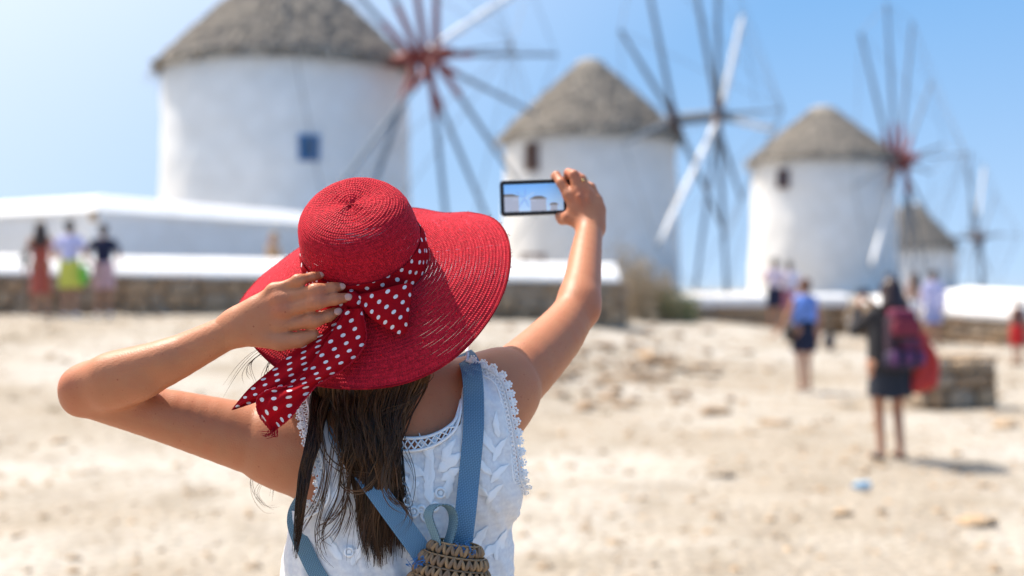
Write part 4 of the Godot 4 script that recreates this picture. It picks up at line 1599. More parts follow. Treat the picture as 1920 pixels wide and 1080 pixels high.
func blouse(o: Node3D) -> void:
	torso_bones(torso, 0.006, 0.022)
	var ids := torso.all()
	back_grid.resize(90 * 80)
	for y in 80:
		for x in 90:
			back_grid[x + y * 90] = ray_depth(480.0 + x * 6.0, 640.0 + y * 6.0, ids)
	var s := Shape.new()
	torso.net(Vector3(-0.46, 0.84, -2.5), Vector3(0.10, 1.46, -2.02), 0.0048, s)
	var k := 1240.0
	s = s.cut(func(p: Vector3) -> float: return p.y - 0.905)
	s = s.cut(func(p: Vector3) -> float: return (p.x * k + 960.0 - soft(left_edge, 540.0 + (EYE - p.y) * k)) / k)
	s = s.cut(func(p: Vector3) -> float: return (soft(right_edge, 540.0 + (EYE - p.y) * k) - p.x * k - 960.0) / k)
	s = s.cut(func(p: Vector3) -> float: return (540.0 + (EYE - p.y) * k - neckline(p.x * k + 960.0)) / k)
	# soft folds in the thin cotton
	for i in s.v.size():
		var p := s.v[i]
		var w := fold(p)
		s.v[i] = p + s.n[i] * w
	var q := Shape.new()
	q.v = s.v
	q.t = s.t
	var b := part("blouse", q, M.cotton, o)
	# crocheted trim along the neck: two cords and crossing threads
	var low := PackedVector3Array()
	var high := PackedVector3Array()
	for i in 61:
		var px := 622.0 + i * 4.25
		low.append(on_back(px, neckline(px), 0.0045))
		var x := absf(px - 752.0) / 110.0
		high.append(on_back(px, neckline(px) - 25.0 + 9.0 * minf(x, 1.2), 0.0015))
	low = smooth_path(low, 6)
	high = smooth_path(high, 6)
	var trim := Shape.new()
	var r := PackedFloat32Array()
	r.resize(61)
	r.fill(0.0024)
	trim.tube(low, r, 8)
	r.fill(0.0028)
	trim.tube(high, r, 8)
	part("neck_cord", trim, M.lace, b)
	trim = Shape.new()
	for i in range(0, 57, 3):
		for dirn in [0, 1]:
			var p0 := low[i + (4 if dirn else 0)]
			var p1 := high[i + (0 if dirn else 4)]
			var m := p0.lerp(p1, 0.5) + Vector3(0, 0, 0.0012 + 0.001 * dirn)
			trim.tube(curve([p0, m, p1], 4), PackedFloat32Array([0.0016, 0.0014, 0.0013, 0.0013, 0.0013, 0.0013, 0.0013, 0.0014, 0.0016]), 6)
	part("neck_lattice", trim, M.lace, b)
	# scalloped lace along both armholes
	for side in [-1.0, 1.0]:
		var edge := PackedVector3Array()
		var py := 676.0 if side > 0 else 735.0
		while py < (931.0 if side > 0 else 962.0):
			var px := soft(right_edge if side > 0 else left_edge, py)
			var d := ray_depth(px - side * 3.0, py, ids)
			var give := 0
			while d > 2.29 and give < 20:
				give += 1
				px -= side * 3.0
				d = ray_depth(px - side * 3.0, py, ids)
			edge.append(at(px, py, d - 0.004))
			py += 4.0
		edge = smooth_path(edge, 8)
		lace(b, edge, side)
	# raised embroidery: a spray of leaves and rings down the middle, sprigs at the side
	var e := Shape.new()
	for w in [[806, 925, -88, 95, 15], [802, 868, -70, 60, 8], [812, 868, -115, 62, 8], [795, 890, -150, 52, 15], [822, 884, -35, 62, 16], [786, 905, 170, 44, 13], [830, 868, -62, 52, 12], [784, 878, -165, 40, 13], [780, 940, -100, 55, 11], [808, 945, -92, 62, 14], [838, 935, -75, 56, 13], [828, 900, -28, 48, 12], [766, 900, 200, 36, 13], [772, 858, -140, 34, 10], [930, 850, -120, 60, 11], [925, 865, -60, 52, 10], [922, 890, -130, 52, 10], [920, 905, -45, 50, 10], [915, 930, -135, 52, 11], [912, 945, -50, 50, 10], [935, 820, -95, 50, 9], [890, 1030, -60, 50, 13], [905, 1045, -35, 46, 12], [930, 1050, -70, 60, 13], [640, 1050, -120, 55, 12], [660, 1060, -60, 50, 12], [625, 960, -80, 50, 10], [640, 900, -100, 50, 10], [612, 1010, -70, 55, 11]]:
		petal(e, w[0], w[1], deg_to_rad(w[2]), w[3], w[4])
	for w in [[826, 924, 11], [764, 940, 10], [775, 960, 11], [800, 968, 12], [815, 950, 9], [848, 957, 10], [790, 955, 8], [760, 918, 9], [655, 1035, 10]]:
		ring(e, w[0], w[1], w[2])
	stuff(part("embroidery", e, M.lace, b))


func petal(s: Shape, px: float, py: float, a: float, long: float, wide: float) -> void:
	var first := s.v.size()
	var dir := Vector2.from_angle(a)
	for i in 11:
		var f := i / 10.0
		var w := wide * (1.35 + 0.22 * sin(f * 17.0 + px)) * pow(sin(PI * pow(clampf(f, 0.02, 0.98), 0.75)), 0.8) * 0.5
		for k in 7:
			var g := k / 3.0 - 1.0
			var q := Vector2(px, py) + dir * long * f + dir.orthogonal() * (g * w + 6.0 * sin(PI * f) * 0.5)
			var lift := 0.0010 * pow(maxf(0.0, 1.0 - g * g), 0.3) * minf(1.0, 4.0 * sin(PI * f)) - 0.0005 * (1.0 - absf(g))
			s.add(on_back(q.x, q.y, lift + 0.0010))
	s.sheet(first, 11, 7)


func ring(s: Shape, px: float, py: float, rad: float) -> void:
	var p := PackedVector3Array()
	var r := PackedFloat32Array()
	for i in 17:
		var a := TAU * i / 16.0
		p.append(on_back(px + cos(a) * rad * 0.8, py + sin(a) * rad * 0.8, 0.002))
		r.append(0.0022)
	s.tube(p, r, 6)
	s.ball(on_back(px, py, 0.0008), Vector3(rad * 0.5, rad * 0.5, rad * 0.2) / 1240.0)


func lace(b: Node3D, edge: PackedVector3Array, side: float) -> void:
	var s := Shape.new()
	var r := PackedFloat32Array()
	r.resize(edge.size())
	r.fill(0.0019)
	s.tube(edge, r, 6)
	var inner := PackedVector3Array()
	for i in edge.size():
		var t := (edge[mini(i + 1, edge.size() - 1)] - edge[maxi(i - 1, 0)]).normalized()
		var out := t.cross(Vector3(0, 0, 1)).normalized() * -side
		if out.x * side < 0.0 and absf(out.x) > 0.3:
			out = -out
		inner.append(edge[i] - out * 0.011 + Vector3(0, 0, 0.004))
	s.tube(inner, r, 6)
	part("lace_cord", s, M.lace, b)
	s = Shape.new()
	var run := 0.0
	var at_ring := 0.0
	var at_lobe := 0.0
	var lobe := Shape.new()
	for i in range(1, edge.size() - 1):
		var t := (edge[i + 1] - edge[i - 1]).normalized()
		var out := t.cross(Vector3(0, 0, 1)).normalized() * -side
		if out.x * side < 0.0 and absf(out.x) > 0.3:
			out = -out
		run += edge[i].distance_to(edge[i - 1])
		if run > at_ring:
			at_ring = run + 0.0062
			for q in [[-0.0055, 0.0030, 0.0010], [0.0030, 0.0026, 0.0009]]:
				var m: Vector3 = edge[i] + out * q[0] + Vector3(0, 0, 0.003)
				var p := PackedVector3Array()
				var w := PackedFloat32Array()
				for k in 11:
					var a := TAU * k / 10.0
					p.append(m + t * cos(a) * q[1] + out * sin(a) * q[1])
					w.append(q[2])
				s.tube(p, w, 5)
		if run > at_lobe:
			at_lobe = run + 0.0145 + 0.002 * sin(run * 400.0)
			var m := edge[i] + out * 0.0035
			# a scallop: a fan of five loops with a rounded edge
			lobe.ball(m + out * 0.001, Vector3(0.0052, 0.0052, 0.0009) * rng.randf_range(0.75, 1.1), Basis(t, out, t.cross(out)).rotated(t, rng.randf_range(-0.5, 0.5)), 14, 8)
			for k in 5:
				var a := PI * (0.12 + 0.19 * k)
				var c := m + (t * cos(a) + out * sin(a)) * (0.0056 + 0.002 * sin(PI * k / 4.0))
				lobe.ball(c, Vector3(0.0022, 0.0022, 0.0012) * rng.randf_range(0.7, 1.15), Basis(t, out, t.cross(out)), 8, 6)
	stuff(part("lace_loops", s, M.lace, b))
	stuff(part("lace_scallops", lobe, M.lace, b))


func strand(s: Shape, path: Array, rad: float, tint: Color, sides := 4) -> void:
	var p := curve(path, 4)
	var r := PackedFloat32Array()
	var n := p.size()
	for i in n:
		var f := float(i) / (n - 1)
		r.append(rad * minf(1.0, 0.5 + f * 3.0) * (1.0 - 0.75 * smoothstep(0.65, 1.0, f)))
	s.tube(p, r, sides, tint, true)


func hair(o: Node3D) -> void:
	var s := Shape.new()
	rng.seed = 2024
	# cap of hair on the head, under the hat
	var f := Field.new()
	f.bone(at(690, 562, 2.225), at(690, 575, 2.235), 0.092, 0.090, 0.02)
	f.bone(at(690, 590, 2.200), at(705, 655, 2.205), 0.075, 0.055, 0.04)
	f.net(Vector3(-0.4, 1.28, -2.36), Vector3(-0.05, 1.62, -2.06), 0.006, s)
	s.u.resize(s.v.size())
	s.n.clear()
	for i in s.v.size():
		s.c.append(Color(0.014, 0.008, 0.005))
	# the long fall: locks that wander, cross and close to a point; rows of (height, left bound, right bound)
	var rows := [[660, 645, 755], [700, 612, 796], [740, 612, 770], [780, 640, 744], [830, 654, 744], [880, 664, 746], [930, 672, 750], [990, 678, 751], [1050, 682, 746]]
	for lock in 64:
		var u0 := fposmod(lock * 0.618, 1.0)
		var long := 1.02 - 0.26 * pow(rng.randf(), 1.3) - 0.14 * absf(u0 - 0.55)
		if lock % 5 == 0:
			long *= rng.randf_range(0.55, 0.85)
		var w1 := rng.randf() * TAU
		var w2 := rng.randf() * TAU
		var amp := rng.randf_range(5.0, 15.0)
		var deep0 := rng.randf()
		var shift := rng.randfn(0.0, 0.13)
		var tone := rng.randf()
		var base := Color(0.024, 0.012, 0.007).lerp(Color(0.18, 0.082, 0.035), tone * tone)
		for i in 30:
			var thick := i < 4
			var off := clampf(rng.randfn(0.0, 1.0), -2.0, 2.0)
			var deep := clampf(deep0 + rng.randfn(0.0, 0.12), 0.0, 1.0)
			var mine := long * rng.randf_range(0.88, 1.03)
			var ph := rng.randf() * TAU
			var path := []
			for k in 12:
				var g0 := k / 11.0
				var py := lerpf(664.0, 1062.0, g0 * mine)
				var j := 0
				while j < rows.size() - 2 and py > rows[j + 1][0]:
					j += 1
				var g := clampf((py - rows[j][0]) / float(rows[j + 1][0] - rows[j][0]), 0.0, 1.0)
				var l := lerpf(rows[j][1], rows[j + 1][1], g)
				var r := lerpf(rows[j][2], rows[j + 1][2], g)
				var v := clampf(u0 + shift * sin(g0 * 3.0 + w2), 0.0, 1.0)
				var px := lerpf(l, r, v) + amp * sin(w1 + g0 * (6.0 + 3.0 * deep0)) * smoothstep(0.1, 0.5, g0)
				px += 7.0 * sin(py / 47.0 + u0 * 5.0) * smoothstep(0.15, 0.5, g0) + off * lerpf(9.0, 3.0, smoothstep(0.1, 1.0, g0)) + 1.6 * sin(ph + k * 0.9)
				var bulge := 0.030 * sqrt(maxf(0.0, 1.0 - pow(2.0 * v - 1.0, 2.0))) * (1.0 - 0.35 * g0)
				var d := back_depth(px, maxf(py, 725.0)) - lerpf(0.010, 0.003, smoothstep(900.0, 960.0, py)) - bulge * deep
				if py < 735.0:
					d = lerpf(2.140 - 0.02 * deep, d, smoothstep(690.0, 765.0, py))
				path.append(at(px, py, d))
			var tint := base.lerp(Color(0.12, 0.055, 0.025), 0.35 * rng.randf()) if rng.randf() < 0.5 else base * rng.randf_range(0.6, 1.1)
			strand(s, path, rng.randf_range(0.0014, 0.0024) if thick else rng.randf_range(0.0005, 0.0010), tint, 5 if thick else 3)
	for i in 110:
		var path := []
		var u := rng.randf()
		var w1 := rng.randf() * TAU
		var amp := rng.randf_range(8.0, 26.0)
		var n := rng.randf_range(0.5, 1.02)
		for k in 12:
			var g0 := k / 11.0
			var py := lerpf(690.0, 1060.0, g0 * n)
			var px := lerpf(line([[690, 640], [780, 628], [880, 650], [1060, 668]], py), line([[690, 790], [780, 752], [1060, 756]], py), u) + amp * sin(w1 + g0 * 5.5) * smoothstep(0.05, 0.6, g0) * (0.5 + g0)
			path.append(at(px, py, back_depth(px, maxf(py, 725.0)) - 0.018 - (0.02 if py < 880 else 0.0) - 0.01 * sin(w1 + k)))
		strand(s, path, rng.randf_range(0.0003, 0.0007), Color(0.03, 0.014, 0.008).lerp(Color(0.15, 0.07, 0.03), pow(rng.randf(), 2.0)), 3)
	# the separate lock on the left
	for i in 200:
		var u := rng.randf()
		var path := []
		var ph := rng.randf() * TAU
		var end := rng.randf_range(0.62, 1.0)
		for k in 9:
			var py := lerpf(700.0, 1050.0, k / 8.0 * end)
			var mid := line([[700, 626], [740, 604], [790, 594], [840, 585], [880, 572], [920, 567], [960, 562], [1050, 553]], py)
			var half := line([[700, 26], [740, 20], [790, 13], [840, 12], [880, 10], [920, 9], [960, 8], [1050, 4]], py)
			var px := mid + half * (2.0 * u - 1.0) + 2.5 * sin(ph + k)
			path.append(at(px, py, minf(back_depth(maxf(px, 606.0), py), 2.20) - 0.006 - 0.012 * rng.randf()))
		strand(s, path, rng.randf_range(0.0006, 0.0013), Color(0.022, 0.011, 0.007).lerp(Color(0.09, 0.042, 0.02), pow(rng.randf(), 2.0)), 3)
	# loose wisps: over the blouse, beside the arm and under the brim
	var wisps := [
		[[640, 740], [632, 830], [650, 900], [640, 950], [618, 985], [598, 1000], [602, 1022], [625, 1040]],
		[[650, 780], [640, 860], [628, 930], [600, 990], [606, 1030]],
		[[660, 800], [658, 880], [648, 940], [620, 975], [598, 975]],
		[[634, 760], [622, 840], [612, 900], [600, 950], [590, 1000], [596, 1040]],
		[[645, 790], [640, 870], [640, 910], [672, 925], [700, 905], [712, 880]],
		[[620, 740], [600, 800], [610, 850], [640, 880], [690, 890]],
		[[660, 830], [650, 930], [640, 985], [622, 1010]],
		[[740, 850], [728, 905], [740, 935], [765, 952], [770, 975], [752, 1000]],
		[[735, 830], [720, 900], [735, 940], [768, 955]],
		[[665, 850], [652, 920], [660, 960], [645, 1000]],
		[[800, 690], [785, 735], [750, 765], [700, 790], [660, 850]],
		[[806, 692], [796, 730], [770, 757], [730, 770], [690, 800]],
		[[700, 760], [672, 800], [640, 850], [622, 900]],
		[[630, 720], [600, 770], [612, 860], [600, 930], [570, 985], [556, 1010]]]
	for w in wisps:
		for j in 4:
			var path := []
			var off := Vector2(rng.randfn(0, 5), rng.randfn(0, 7))
			for q in w.size():
				var px: float = w[q][0] + off.x * (0.4 + q * 0.18) + rng.randfn(0, 1.5)
				var py: float = w[q][1] + off.y * (0.3 + q * 0.2)
				path.append(at(px, py, back_depth(px, maxf(py, 725.0)) - 0.008 - (0.02 if py < 860 else (0.045 if px > 668 else 0.0)) - rng.randf() * 0.006))
			strand(s, path, rng.randf_range(0.0005, 0.0010), Color(0.05, 0.026, 0.014).lerp(Color(0.14, 0.07, 0.035), rng.randf()), 3)
	for w in [[[520, 640], [480, 660], [450, 690], [424, 731]], [[515, 650], [478, 672], [470, 690], [480, 720]], [[500, 655], [470, 680], [462, 700], [470, 715]], [[530, 660], [505, 680], [490, 710], [500, 730]], [[520, 655], [500, 690], [515, 715]], [[560, 830], [500, 870], [474, 890], [478, 925], [500, 950], [522, 950]], [[575, 840], [530, 870], [500, 895], [486, 920], [500, 940], [515, 948]], [[570, 850], [520, 880], [512, 900], [505, 935]]]:
		for j in 3:
			var path := []
			var off := Vector2(rng.randfn(0, 4), rng.randfn(0, 4))
			for q in w.size():
				path.append(at(w[q][0] + off.x * q * 0.4, w[q][1] + off.y * q * 0.35, (2.19 if w[q][1] < 760 else 2.31) + rng.randf() * 0.004))
			strand(s, path, rng.randf_range(0.0003, 0.0005), Color(0.07, 0.04, 0.022), 3)
	part("hair", s, M.hair, o)


# ---------------------------------------------------------------- the hat
var hat_at := Vector3.ZERO
var hat_up := Vector3.ZERO
var hat_x := Vector3.ZERO
var hat_b := Vector3.ZERO
var crown := [Vector2(0.0, 0.1190), Vector2(0.020, 0.1190), Vector2(0.040, 0.1180), Vector2(0.058, 0.1155), Vector2(0.0725, 0.1090), Vector2(0.0825, 0.0980), Vector2(0.0875, 0.0820), Vector2(0.0905, 0.0610), Vector2(0.0925, 0.0390), Vector2(0.0936, 0.0180), Vector2(0.0940, 0.0)]
var droop := [[-30, .025], [0, .015], [30, .025], [60, .053], [90, .056], [120, .052], [150, .030], [180, .030], [200, .055], [220, .070], [250, .065], [270, .060], [290, .058], [305, .066], [320, .047], [340, .019], [360, .015], [390, .025]]
var brim_r := [[-30, .222], [0, .222], [60, .221], [90, .217], [120, .213], [150, .211], [180, .210], [220, .210], [250, .212], [290, .219], [320, .222], [360, .222], [390, .222]]


func hat_point(s: float, phi: float) -> Vector3:      # s 0..1 down the crown, 1..2 out along the brim
	var r: float
	var h: float
	if s <= 1.0:
		var f := s * (crown.size() - 1)
		var i := mini(int(f), crown.size() - 2)
		var p: Vector2 = crown[i].cubic_interpolate(crown[i + 1], crown[maxi(i - 1, 0)] if i > 0 else Vector2(-0.020, 0.1190), crown[mini(i + 2, crown.size() - 1)], f - i)
		r = p.x * (1.0 + 0.008 * sin(2.0 * phi + 0.6))
		h = p.y + 0.002 * sin(phi * 3.0) * (1.0 - s) - 0.007 * sin(phi) * p.y * p.x / (0.094 * 0.119)
	else:
		var t := s - 1.0
		var deg := rad_to_deg(phi)
		r = lerpf(0.094, soft(brim_r, deg), t)
		h = -soft(droop, deg) * pow(t, 1.4) + 0.0022 * sin(phi * 7.0 + 1.0) * t * t
	return hat_at + (hat_x * cos(phi) + hat_b * sin(phi)) * r + hat_up * h


func straw_rows(s: Shape, s0: float, s1: float, rows: int, seg: int, first_row: int) -> void:
	rng.seed = 500 + first_row
	var cuts := PackedFloat32Array()
	for row in rows + 1:
		cuts.append(lerpf(s0, s1, (row + (rng.randf_range(-0.16, 0.16) if row > 0 and row < rows else 0.0)) / rows))
	for row in rows:
		var a := cuts[row]
		var b := cuts[row + 1]
		var proud := rng.randf_range(0.55, 1.0)
		var slip := rng.randf()
		var mid := hat_point((a + b) * 0.5, 0.0)
		var arm := mid - hat_at
		var rad := (arm - hat_up * arm.dot(hat_up)).length()
		var tiles := maxf(1.0, roundf(TAU * rad / 0.064))
		var first := s.v.size()
		for q in [[0.0, -0.0003], [0.22, 0.00045], [0.55, 0.00062], [0.85, 0.00055], [1.0, 0.0001]]:
			for k in seg + 1:
				var phi := TAU * (k % seg) / seg
				var st := lerpf(a, b, q[0])
				var p := hat_point(st, phi)
				var along := hat_point(minf(st + 0.01, 2.0), phi) - hat_point(maxf(st - 0.01, 0.0), phi)
				var round_ := -hat_x * sin(phi) + hat_b * cos(phi)
				var nrm := round_.cross(along).normalized()
				if nrm.dot(hat_up) < -0.2:
					nrm = -nrm
				s.add(p + nrm * (q[1] * proud + 0.00025 * sin(k * 0.37 + row * 2.0)), Vector2(float(k) / seg * tiles + slip, (first_row + row + q[0]) / 8.0))
		s.sheet(first, 5, seg + 1)


func sun_hat() -> void:
	var b := deg_to_rad(40.0)
	var r := deg_to_rad(11.0)
	hat_at = at(688, 497, 2.20)
	hat_up = Vector3(-sin(r) * cos(b), cos(r) * cos(b), sin(b))
	hat_x = Vector3(cos(r), sin(r), 0)
	hat_b = Vector3(sin(b) * sin(r), -sin(b) * cos(r), cos(b))
	var o := thing("sun_hat", "wide brimmed red straw sun hat with a red white dotted ribbon, worn by the woman", "hat", hat_at)
	var s := Shape.new()
	straw_rows(s, 0.012, 1.0, 36, 200, 0)
	s.ball(hat_at + hat_up * 0.1186, Vector3(0.004, 0.0015, 0.004), Basis(hat_x, hat_up, hat_b))
	part("crown", s, M.straw, o)
	s = Shape.new()
	straw_rows(s, 1.0, 2.0, 25, 360, 36)
	part("brim", s, M.straw, o)
	s = Shape.new()
	var rim := PackedVector3Array()
	var w := PackedFloat32Array()
	for k in 181:
		rim.append(hat_point(2.0, TAU * (k % 180) / 180.0))
		w.append(0.0017)
	s.tube(rim, w, 7)
	part("brim_edge", s, M.straw, o)
	s = Shape.new()
	for i in 150:
		var phi := rng.randf() * TAU
		var p := hat_point(2.0 if i % 3 else rng.randf_range(0.6, 2.0), phi)
		var out := (hat_x * cos(phi) + hat_b * sin(phi)).rotated(hat_up, rng.randf_range(-1.2, 1.2)) + hat_up * rng.randf_range(0.0, 0.6)
		var q := p + out * rng.randf_range(0.002, 0.007)
		strand(s, [p, p.lerp(q, 0.5) + hat_up * 0.001, q], 0.00035, Color.WHITE, 3)
	s.c.clear()
	stuff(part("loose_fibres", s, M.fray, o))
	# ribbon round the crown
	s = Shape.new()
	for i in 9:
		var f := i / 8.0
		for k in 145:
			var phi := TAU * (k % 144) / 144.0
			var p := hat_point(1.0, phi)
			var out := (hat_x * cos(phi) + hat_b * sin(phi))
			var tuck := 0.0030 + 0.0022 * sin(PI * f) + 0.0011 * sin(f * 11.0 + phi * 2.0) + 0.0008 * sin(phi * 13.0 + f * 3.0)
			var up := 0.003 + 0.040 * f + 0.003 * sin(phi * 2.0 + 2.0)
			s.add(p + out * (tuck - 0.0025 * f) + hat_up * up, Vector2(k / 144.0 * 0.598, f * 0.043 + 0.004 * sin(phi * 3.0)))
	s.sheet(0, 9, 145)
	var rib := part("hat_ribbon", s, M.ribbon, o)
	# bow: loop, knot and two tails
	s = Shape.new()
	band(s, [at(668, 552, 2.108), at(700, 547, 2.094), at(736, 537, 2.092), at(764, 531, 2.104), at(774, 536, 2.118), at(752, 548, 2.128), at(700, 556, 2.122)], [at(672, 574, 2.104), at(700, 600, 2.084), at(728, 617, 2.072), at(751, 627, 2.076), at(764, 618, 2.088), at(740, 612, 2.098), at(690, 584, 2.108)], 6, 10, 0.006, 0.006)
	part("bow_loop", s, M.ribbon, rib)
	s = Shape.new()
	band(s, [at(664, 552, 2.104), at(640, 548, 2.108), at(612, 548, 2.118), at(596, 560, 2.128), at(620, 566, 2.126)], [at(660, 574, 2.102), at(632, 588, 2.100), at(604, 596, 2.108), at(588, 590, 2.122), at(620, 584, 2.118)], 6, 8, 0.004, 0.004)
	part("bow_loop", s, M.ribbon, rib)
	s = Shape.new()
	s.ball(at(662, 566, 2.104), Vector3(0.014, 0.017, 0.010), Basis(Vector3(0, 0, 1), 0.4), 20, 14)
	for i in s.u.size():
		s.u[i] *= 0.05
	part("knot", s, M.ribbon, rib)
	s = Shape.new()
	band(s, [at(650, 574, 2.098), at(606, 622, 2.098), at(562, 650, 2.098), at(507, 694, 2.085), at(465, 730, 2.080), at(434, 767, 2.085)], [at(660, 590, 2.094), at(628, 618, 2.092), at(606, 650, 2.086), at(575, 694, 2.072), at(520, 738, 2.066), at(437, 769, 2.083)], 9, 10, 0.002, 0.008)
	part("ribbon_tail", s, M.ribbon, rib)
	s = Shape.new()
	var l := [at(648, 580, 2.092), at(624, 622, 2.088), at(600, 660, 2.076), at(574, 697, 2.062), at(543, 722, 2.052), at(508, 730, 2.046), at(484, 745, 2.044), at(484, 774, 2.050), at(507, 806, 2.056)]
	var q := [at(678, 578, 2.090), at(687, 630, 2.078), at(672, 666, 2.066), at(637, 697, 2.056), at(597, 721, 2.050), at(568, 752, 2.048), at(546, 781, 2.046), at(529, 796, 2.052), at(513, 808, 2.058)]
	band(s, l, q, 9, 12, 0.003, 0.008)
	part("ribbon_tail", s, M.ribbon, rib)
	# fraying thread along the tail's edges
	s = Shape.new()
	rng.seed = 14
	for edge in [l, q]:
		var e := curve(edge, 24)
		w = PackedFloat32Array()
		for p in e.size():
			w.append(0.0009 + 0.0006 * rng.randf())
			e[p] += Vector3(rng.randf_range(-1, 1), rng.randf_range(-1, 1), rng.randf_range(0, 1)) * 0.0007
		s.tube(e, w, 5)
	for i in 26:
		var p := at(rng.randf_range(503, 520), rng.randf_range(796, 808), 2.056)
		strand(s, [p, p + Vector3(rng.randf_range(-0.006, 0.004), -0.008, 0), p + Vector3(rng.randf_range(-0.016, 0.004), rng.randf_range(-0.014, -0.006), 0.002)], 0.0006, Color.WHITE, 3)
	s.c.clear()
	part("frayed_edge", s, M.fray, rib)


# ---------------------------------------------------------------- what she carries
func belt(called: String, mids: Array, half: float, m: Material, o: Node3D, side := Vector3.ZERO, thick := 0.0022) -> MeshInstance3D:
	var s := Shape.new()
	var c := smooth_path(curve(mids, 7), 3)
	var run := 0.0
	for i in c.size():
		var d := (c[mini(i + 1, c.size() - 1)] - c[maxi(i - 1, 0)]).normalized()
		var out := Vector3(0, 0.25, 1).normalized()
		var x := d.cross(out).normalized()
		if side != Vector3.ZERO:
			x = (side - d * side.dot(d)).normalized()
		var n := x.cross(d).normalized()
		if i > 0:
			run += c[i].distance_to(c[i - 1])
		var u := 0.0
		for k in [[-1, 0], [-0.97, 1], [-0.5, 1.1], [0, 1.15], [0.5, 1.1], [0.97, 1], [1, 0], [0.97, -1], [-0.97, -1], [-1, 0]]:
			s.add(c[i] + x * half * k[0] + n * thick * 0.5 * k[1], Vector2((k[0] + 1.0) * half, run))
	s.sheet(0, c.size(), 10)
	return part(called, s, m, o)


func backpack() -> void:
	var mid := at(840, 1180, 2.075)
	var o := thing("backpack", "small woven straw rucksack with blue canvas straps on the woman's back", "backpack", Vector3(mid.x, 0.8, mid.z))
	# straps
	var p := []
	for q in [[868, 664, 2.30], [878, 676, 2.232]]:
		p.append(at(q[0], q[1], q[2]))
	for q in [[885, 700], [888, 740], [888, 800], [884, 850], [879, 900], [874, 950], [869, 995], [865, 1020], [860, 1048]]:
		p.append(at(q[0], q[1], minf(back_depth(q[0], q[1]) - 0.006, lerpf(2.19, 2.098, smoothstep(690.0, 1040.0, q[1])))))
	belt("shoulder_strap", p, 0.0158, M.webbing, o)
	p = []
	for q in [[664, 715], [640, 752], [632, 790], [645, 830], [672, 872], [710, 925], [750, 980], [785, 1028], [803, 1056]]:
		p.append(at(q[0], q[1], minf(back_depth(q[0], q[1]) - lerpf(0.004, 0.036, smoothstep(868.0, 940.0, q[1])), lerpf(2.25, 2.088, smoothstep(800.0, 1020.0, q[1])))))
	belt("shoulder_strap", p, 0.0158, M.webbing, o)
	p = []
	for q in [[572, 932, 0.03], [557, 955, 0.016], [553, 978, 0.0], [560, 1005, -0.006], [576, 1040, -0.006], [600, 1085, -0.006], [650, 1150, -0.006], [720, 1240, -0.006]]:
		p.append(at(q[0], q[1], back_depth(q[0], minf(q[1], 1100.0)) + q[2]))
	belt("lower_strap", p, 0.0125, M.webbing_pale, o)
	p = []
	for q in [[925, 1030, 2.30], [945, 1062, 2.27], [947, 1095, 2.22], [932, 1140, 2.19], [900, 1220, 2.15]]:
		p.append(at(q[0], q[1], q[2]))
	belt("lower_strap", p, 0.0125, M.webbing, o)
	# carrying loop
	p = []
	for q in [[822, 1068, 2.078], [820, 1045, 2.074], [818, 1012, 2.072], [808, 985, 2.070], [803, 965, 2.068], [810, 951, 2.070], [826, 946, 2.074], [842, 951, 2.078], [850, 968, 2.080], [848, 992, 2.078], [840, 1018, 2.074], [836, 1040, 2.074], [832, 1066, 2.076]]:
		p.append(at(q[0], q[1], q[2]))
	belt("carrying_loop", p, 0.0105, M.webbing_pale, o, Vector3(0.62, 0.1, 0.78))
	# woven body: a dark lining and rows of raffia stitches
	var prof := [[0.089, 0.018], [0.083, 0.031], [0.072, 0.041], [0.055, 0.047], [0.03, 0.055], [0.0, 0.069], [-0.04, 0.088], [-0.10, 0.105], [-0.16, 0.108], [-0.20, 0.095], [-0.225, 0.06]]
	var tilt := Basis(Vector3(0, 0, 1), -0.16)
	var top := at(838, 1130, 2.082)
	var s := Shape.new()
	var pv := PackedVector2Array([Vector2(0.001, 0.083)])
	for q in prof:
		pv.append(Vector2(q[1] - 0.004, q[0] * 0.97))
	pv.append(Vector2(0.001, -0.222))
	s.lathe(Vector3.ZERO, pv, 40)
	for i in s.v.size():
		s.v[i] = top + tilt * (s.v[i] * Vector3(1, 1, 0.62))
	part("lining", s, M.raffia_dark, o)
	rng.seed = 19
	var rows := []
	for i in 3:
		rows.append(Shape.new())
	var y := 0.080
	var row := 0
	while y > -0.21:
		var rad := 0.0
		for i in prof.size() - 1:
			if y <= prof[i][0] and y >= prof[i + 1][0]:
				rad = lerpf(prof[i][1], prof[i + 1][1], (prof[i][0] - y) / (prof[i][0] - prof[i + 1][0]))
		var n := int(TAU * rad * 0.82 / 0.0088)
		for k in n:
			for leg in [-1.0, 1.0]:
				var a0 := TAU * (k + 0.5 * (row % 2)) / n
				var a1: float = a0 + leg * TAU / n * 0.5
				var lift := rng.randf_range(0.0, 0.0015)
				var pts := []
				for q in [[a0, -0.0088, 0.0006], [lerpf(a0, a1, 0.4), -0.002, 0.0048 + lift], [a1, 0.0080, 0.0012]]:
					var e: float = rad + q[2] + (0.0015 if leg > 0 else 0.0)
					pts.append(top + tilt * Vector3(sin(q[0]) * e, y + q[1] + rng.randf_range(-0.0008, 0.0008), cos(q[0]) * e * 0.62))
				var shape: Shape = rows[rng.randi() % 3]
				shape.tube(curve(pts, 3), PackedFloat32Array([0.0014, 0.0020, 0.0027, 0.0031, 0.0030, 0.0025, 0.0017]), 5)
		# the cord between two rows of stitches
		var cord := PackedVector3Array()
		var w := PackedFloat32Array()
		for k in 49:
			var a := TAU * k / 48.0
			cord.append(top + tilt * Vector3(sin(a) * rad, y + 0.0085, cos(a) * rad * 0.62))
			w.append(0.0016)
		rows[row % 3].tube(cord, w, 5)
		y -= 0.0172
		row += 1
	for i in 3:
		stuff(part("raffia_stitches", rows[i], M.raffia[i], o))
